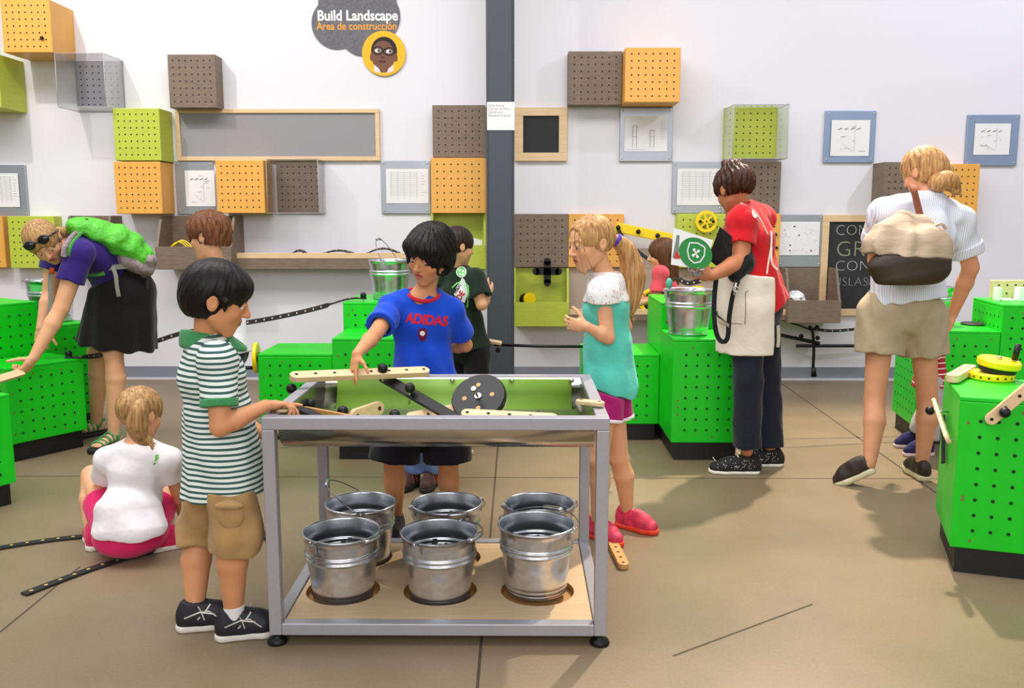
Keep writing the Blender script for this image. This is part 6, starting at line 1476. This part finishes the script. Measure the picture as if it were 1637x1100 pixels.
for i in range(20):
    a0, a1 = 2*math.pi*i/20, 2*math.pi*(i+1)/20; f_ = lambda a, z: n0+p.side*math.cos(a)*.068+p.fwd*math.sin(a)*.062+p.up*(.028+z)
    B.seg(f_(a0, 0), f_(a1, 0), .011, .011, None, .006); B.seg(f_(a0, -.02), f_(a1, -.02), .010, .010, None, .012)
p.part(B, 'collar', M_sh, sh)
for sd in 'LR':
    a, b = p.J['s'+sd], p.J['e'+sd]; d = (b-a).normalized(); e = a.lerp(b, .70); B = Body(.005); B.seg(e-d*.05, e+d*.02, .049*1.68, .049*1.68, None, .004, clip=[(e-d*.045, -d), (e+d*.006, d)]); p.part(B, 'rolled_cuff', M_sh, sh, disp=wrinkle(.003, 1.4, 1))
so = p.bottoms('shorts', cloth('khaki_cotton', (176, 160, 130), .06), .014, .46, (.070, .068), .005)
M_cl = mat('dark_brown_leather', (46, 30, 26), .5); 
for sd, pitch in (('R', 0.0), ('L', .55)):
    sho, Q = p.shoe(sd, (.02, 1.0) if sd == 'R' else (-.78, .45), .205 if sd == 'L' else .225, M_cl, mat('cream_foxing', (214, 206, 170), .6), None, pitch=pitch, name='slip_on_shoe', sole_h=.034, collar=False)
# handbag
M_bag = mat('beige_canvas', (190, 166, 142), .8, bump=.5, bscale=10, var=.08, vscale=9, stretch=(.5, 1, 1.6), bdist=.025); M_bagd = mat('dark_brown_bag_base', (52, 36, 20), .6, var=.1)
bg2 = thing('handbag', P(1455, 458, 4.10), 'slouchy beige handbag with a dark brown base on a tan strap', 'bag')
B = Body(.006); B.chain([P(1455, 425, 4.10), P(1452, 385, 4.14), P(1462, 356, 4.17)], [(.195, .085), (.175, .075), (.10, .045)], (1, .12, 0), .03); B.seg(P(1405, 395, 4.13), P(1500, 392, 4.13), .075, .06, None, .05); B.plane(P(1455, 410, 4.10), V((-.06, 0, -1)))
sdf_part(B, 'bag_body', M_bag, bg2, wrinkle(.010, .8, 3))
B = Body(.006); B.chain([P(1455, 418, 4.10), P(1459, 437, 4.09)], [(.205, .092), (.185, .085)], (1, .12, 0), .01); B.plane(P(1455, 410, 4.10), V((.06, 0, 1))); B.plane(P(1459, 455, 4.09), V((0, 0, -1)), .02); sdf_part(B, 'bag_base', M_bagd, bg2)
m = MB(); m.ribbon(sag([P(1459, 296, 4.30), P(1461, 304, 4.235), P(1466, 325, 4.205), P(1471, 345, 4.175), P(1474, 358, 4.15)], 5), .030, .010, (1, .2, 0)); m.build('bag_strap', [mat('tan_leather', (126, 66, 34), .5)], bg2)
m = MB(); m.ribbon(sag([P(1494, 362, 4.13), P(1505, 358, 4.11), P(1512, 366, 4.11)], 4), .014, .010, (0, 1, 0)); m.build('side_tab', [M_bag], bg2)
# ---------------------------------------------------------------- brown haired boy in white
J = dict(sL=(350, 437, 4.10), sR=(348, 434, 4.33), eL=(356, 497, 4.08), wL=(330, 540, 4.05), eR=(350, 490, 4.36), wR=(325, 530, 4.36),
         hL=(362, 560, 4.12), hR=(362, 558, 4.26), kL=(362, 665, 4.12), kR=(364, 663, 4.27), aL=(364, 755, 4.13), aR=(366, 752, 4.28), nk=(344, 424, 4.22))
p = Person('boy with wavy brown hair in a white t-shirt, seen in profile behind the striped shirt', 1.30, J, ((333, 378, 4.20), (-.93, .22, -.12), (0, 0, 1), .205), SK1, .005)
p.body([dict(w=p.J['wL'], d=V((-.5, 0, -.8)), n=V((0, 1, 0)), tside=1, L=.13), dict(w=p.J['wR'], d=V((-.5, 0, -.8)), n=V((0, -1, 0)), tside=-1, L=.13)], brow=(90, 60, 40))
p.head.eyes(p.root)
p.hair(H_brown, .085, (0, .64, -.22), (.40, .36, .44), back=-.24, extra=lambda B, h: (h.ell(B, (0, .26, .28), (.28, .20, .20), .06), h.ell(B, (0, .0, .38), (.30, .35, .20), .06)), amp=.030, freq=36)
p.top('t_shirt', cloth('white_cotton', (238, 238, 240), .01), .012, .65, (.05, .052), hem=p.J['pv']-Z*.02, hemr=(.10, .09), wr=.003)
p.bottoms('trousers', cloth('black_trousers', (20, 18, 22), .03), .010, 1.9, (.06, .045), .002)
for sd in 'LR': p.shoe(sd, (-1, .1), .21, cloth('grey_shoe', (70, 70, 76)), M_sole, None, vox=.006, name='sneaker')
# ---------------------------------------------------------------- boy in dark green
J = dict(sL=(704, 447, 5.12), sR=(758, 447, 4.98), eR=(770, 487, 4.93), wR=(781, 466, 5.10), eL=(706, 500, 5.20), wL=(730, 515, 5.36),
         hL=(728, 555, 5.10), hR=(762, 556, 5.04), kL=(730, 640, 5.10), kR=(764, 640, 5.04), aL=(735, 705, 5.10), aR=(766, 706, 5.05), nk=(732, 432, 5.06))
p = Person('boy in a dark green t-shirt with a soda logo, standing by the dark pillar', 1.26, J, ((733, 394, 5.02), (.84, .50, -.16), (0, 0, 1), .205), SK1, .005)
p.body([dict(w=p.J['wR'], d=V((.3, .8, .2)), n=V((-1, 0, 0)), tside=-1, L=.12), dict(w=p.J['wL'], d=V((.4, .8, 0)), n=V((0, 0, -1)), tside=1, L=.12)], brow=(60, 40, 30), armr=1.1)
p.head.eyes(p.root)
p.hair(H_dkbrown, .045, (0, .62, -.20), (.42, .37, .44), back=-.22, amp=.008)
M_dg = cloth('dark_green_tee', (24, 40, 26), .04)
sh = p.top('t_shirt', M_dg, .012, .72, (.055, .056), hem=p.J['pv']+Z*.0, hemr=(.115, .095), wr=.004)
dd = V((0, 1, 0)); sc = 1/281.
def disc_at(px, py, r, name, m_, off=.002, rx=None):
    c = P(px, py, 4.7); mb = MB(); n = 20; mb.add([c]+[c+V(((rx or r)*math.cos(i*2*math.pi/n), 0, r*math.sin(i*2*math.pi/n))) for i in range(n)], [(0, i+1, (i+1) % n+1) for i in range(n)]); decal(sh, mb, dd, name, m_, sh, off)
M_lg = cloth('light_green_print', (120, 205, 110)); M_lw = cloth('white_print', (236, 236, 236)); M_lr = cloth('red_print', (176, 30, 54)); M_lb = cloth('black_print', (26, 26, 26))
disc_at(732, 440, .030, 'round_sticker', M_lw); disc_at(732, 440, .0255, 'sticker_ring', M_lg, .0028); 
for x_, y_ in ((729, 437), (735, 438), (730, 444), (735, 444)): disc_at(x_, y_, .006, 'sticker_dot', M_lw, .0036)
def poly_at(pts, name, m_, off): 
    mb = MB(); q = [P(x, y, 4.7) for x, y in pts]; c = sum(q, V((0, 0, 0)))/len(q); n = len(q); mb.add([c]+q, [(0, i+1, (i+1) % n+1) for i in range(n)]); decal(sh, mb, dd, name, m_, sh, off, .03)
poly_at([(734, 449), (739, 453), (744, 475), (738, 492), (730, 488), (720, 478), (724, 466)], 'logo_plate', M_lw, .0026)
for pts in ([(716, 466), (724, 458), (733, 455), (733, 457), (725, 460), (717, 468)], [(739, 455), (746, 462), (747, 478), (743, 500), (741, 499), (745, 478), (744, 463)]): poly_at(pts, 'logo_swoosh', M_lg, .0022)
tm = Matrix.Translation(P(723.5, 477, 4.7)) @ Matrix.Rotation(math.radians(-58), 4, 'Y') @ MX
decal(sh, text_mesh('ntain', .032, tm, 0, .001, 1, .9), dd, 'logo_lettering', M_lb, sh, .0034, .02)
tm = Matrix.Translation(P(731, 488, 4.7)) @ Matrix.Rotation(math.radians(-58), 4, 'Y') @ MX
decal(sh, text_mesh('DE', .045, tm, 0, .002, 1, .9), dd, 'logo_lettering', M_lr, sh, .0034, .02)
p.bottoms('trousers', cloth('black_trousers', (20, 18, 22), .03), .012, 1.7, (.062, .056), .003, cap=(p.J['pv']+Z*.02, Z))
for sd in 'LR': p.shoe(sd, (.5, -.3) if sd == 'R' else (.3, .9), .19, cloth('red_shoe', (200, 40, 56)), M_soled, None, vox=.006, name='sneaker')
# ---------------------------------------------------------------- small child in jeans behind the boy in blue
def yz(y, z): return z
Yc = 4.20
def at(px, z, Y): q = P(px, 500, Y); q.z = z; return q
J = dict(sR=at(652, .70, Yc), sL=at(694, .70, Yc), eR=at(648, .55, Yc), wR=at(655, .44, Yc-.08), eL=at(698, .55, Yc), wL=at(690, .44, Yc-.08),
         hR=at(664, .42, Yc), hL=at(684, .42, Yc), kR=at(660, .24, Yc-.02), kL=at(687, .24, Yc-.02), aR=at(656, .065, Yc), aL=at(688, .065, Yc))
p = Person('toddler in blue jeans and orange strapped shoes behind the boy in blue', .92, J, (at(674, .84, Yc), (0, -1, -.1), (0, 0, 1), .185), SK1, .006)
p.body([dict(w=p.J['w'+s_], d=V((0, -.3, -1)), n=V((0, -1, 0)), tside=-1 if s_ == 'R' else 1, L=.10) for s_ in 'LR'])
p.head.eyes(p.root); p.hair(H_brown, .05)
p.top('t_shirt', cloth('grey_tee', (130, 134, 150)), .012)
p.bottoms('jeans', mat('blue_denim', (104, 136, 188), .8, bump=.6, bscale=22, var=.28, vscale=24), .014, 1.88, (.070, .066), .006)
for sd, f_ in (('R', (-.35, -.94)), ('L', (-.25, -.97))):
    sho, Q = p.shoe(sd, f_, .17, cloth('brown_shoe', (74, 50, 44)), M_soled, None, vox=.0045, name='strap_shoe')
    for yy in (.12, .30):
        m = MB(); m.tube([Q(-.17, yy, .035), Q(-.12, yy, .075), Q(0, yy, .088-.02*yy), Q(.12, yy, .075), Q(.17, yy, .035)], .006, 6); m.build('orange_strap', [cloth('orange_web', (224, 96, 44))], sho)
# ---------------------------------------------------------------- small girl in coral
Yg = 5.92
J = dict(sL=at(1054, .93, Yg-.1), sR=at(1066, .93, Yg+.1), eL=at(1050, .78, Yg-.12), wL=at(1030, .74, Yg-.1), eR=at(1060, .78, Yg+.14), wR=at(1036, .74, Yg+.1),
         hL=at(1062, .58, Yg-.06), hR=at(1062, .58, Yg+.06), kL=at(1062, .32, Yg-.06), kR=at(1062, .32, Yg+.06), aL=at(1063, .07, Yg-.06), aR=at(1063, .07, Yg+.06))
p = Person('small girl with straight brown hair in a coral top behind the tall green block', 1.16, J, ((1058, 408, Yg), (-.93, .22, -.1), (0, 0, 1), .205), SK1, .006)
p.body([dict(w=p.J['wL'], d=V((-1, 0, 0)), n=V((0, 1, 0)), tside=1, L=.11), dict(w=p.J['wR'], d=V((-1, 0, 0)), n=V((0, -1, 0)), tside=-1, L=.11)])
p.head.eyes(p.root)
p.hair(hair_mat('chestnut_hair', (62, 34, 20), (112, 68, 42)), .06, (0, .62, -.24), (.42, .38, .50), back=None, ear=False, extra=lambda B, h: (h.seg(B, (.18, -.12, .0), (.20, -.16, -.85), .26, .20, .06), h.seg(B, (-.16, -.12, .0), (-.18, -.16, -.80), .26, .2, .06), h.seg(B, (.02, -.3, .0), (.02, -.3, -.9), .24, .18, .06)), amp=.010)
p.top('blouse', cloth('coral_blouse', (232, 82, 96)), .014, .8, (.038, .045), hemr=(.10, .085), wr=.004)
p.bottoms('trousers', MATS['dark_denim'], .010, 1.9, (.06, .045), .002)
for sd in 'LR': p.shoe(sd, (-1, .1), .19, cloth('grey_shoe', (70, 70, 76)), M_sole, None, vox=.007, name='sneaker')
# ---------------------------------------------------------------- toddler in a red striped shirt, right
Yt = 4.86
J = dict(sR=at(1490, .62, Yt+.06), sL=at(1484, .62, Yt-.09), eR=at(1494, .50, Yt+.08), wR=at(1486, .44, Yt+.02), eL=at(1492, .50, Yt-.12), wL=at(1492, .43, Yt-.13),
         hR=at(1497, .40, Yt+.05), hL=at(1496, .40, Yt-.07), kR=at(1495, .23, Yt+.05), kL=at(1500, .23, Yt-.08), aR=at(1478, .065, Yt+.10), aL=at(1494, .065, Yt-.08))
p = Person('toddler in a red striped shirt and grey trousers beyond the near right block', .90, J, (at(1479, .755, Yt), (-.95, .1, -.3), (0, 0, 1), .165), SK1, .006)
p.body([dict(w=p.J['wL'], d=V((-.1, 0, -1)), n=V((0, 1, 0)), tside=1, L=.09), dict(w=p.J['wR'], d=V((-.1, 0, -1)), n=V((0, -1, 0)), tside=-1, L=.09)])
p.head.eyes(p.root); p.hair(H_brown, .05)
p.top('t_shirt', stripes('red_white_stripes', (178, 26, 44), (238, 226, 226), .030, .78), .016, .75, (.056, .058), hem=p.J['pv']-Z*.02, hemr=(.135, .11), wr=.004)
p.bottoms('trousers', cloth('pale_grey_trousers', (176, 172, 172)), .018, 1.8, (.074, .064), .005)
for sd, f_ in (('R', (-1, -.05)), ('L', (-1, -.1))): p.shoe(sd, f_, .165, cloth('navy_canvas', (40, 38, 84)), mat('pink_white_sole', (226, 202, 200), .6), M_lace, vox=.0045, name='sneaker')
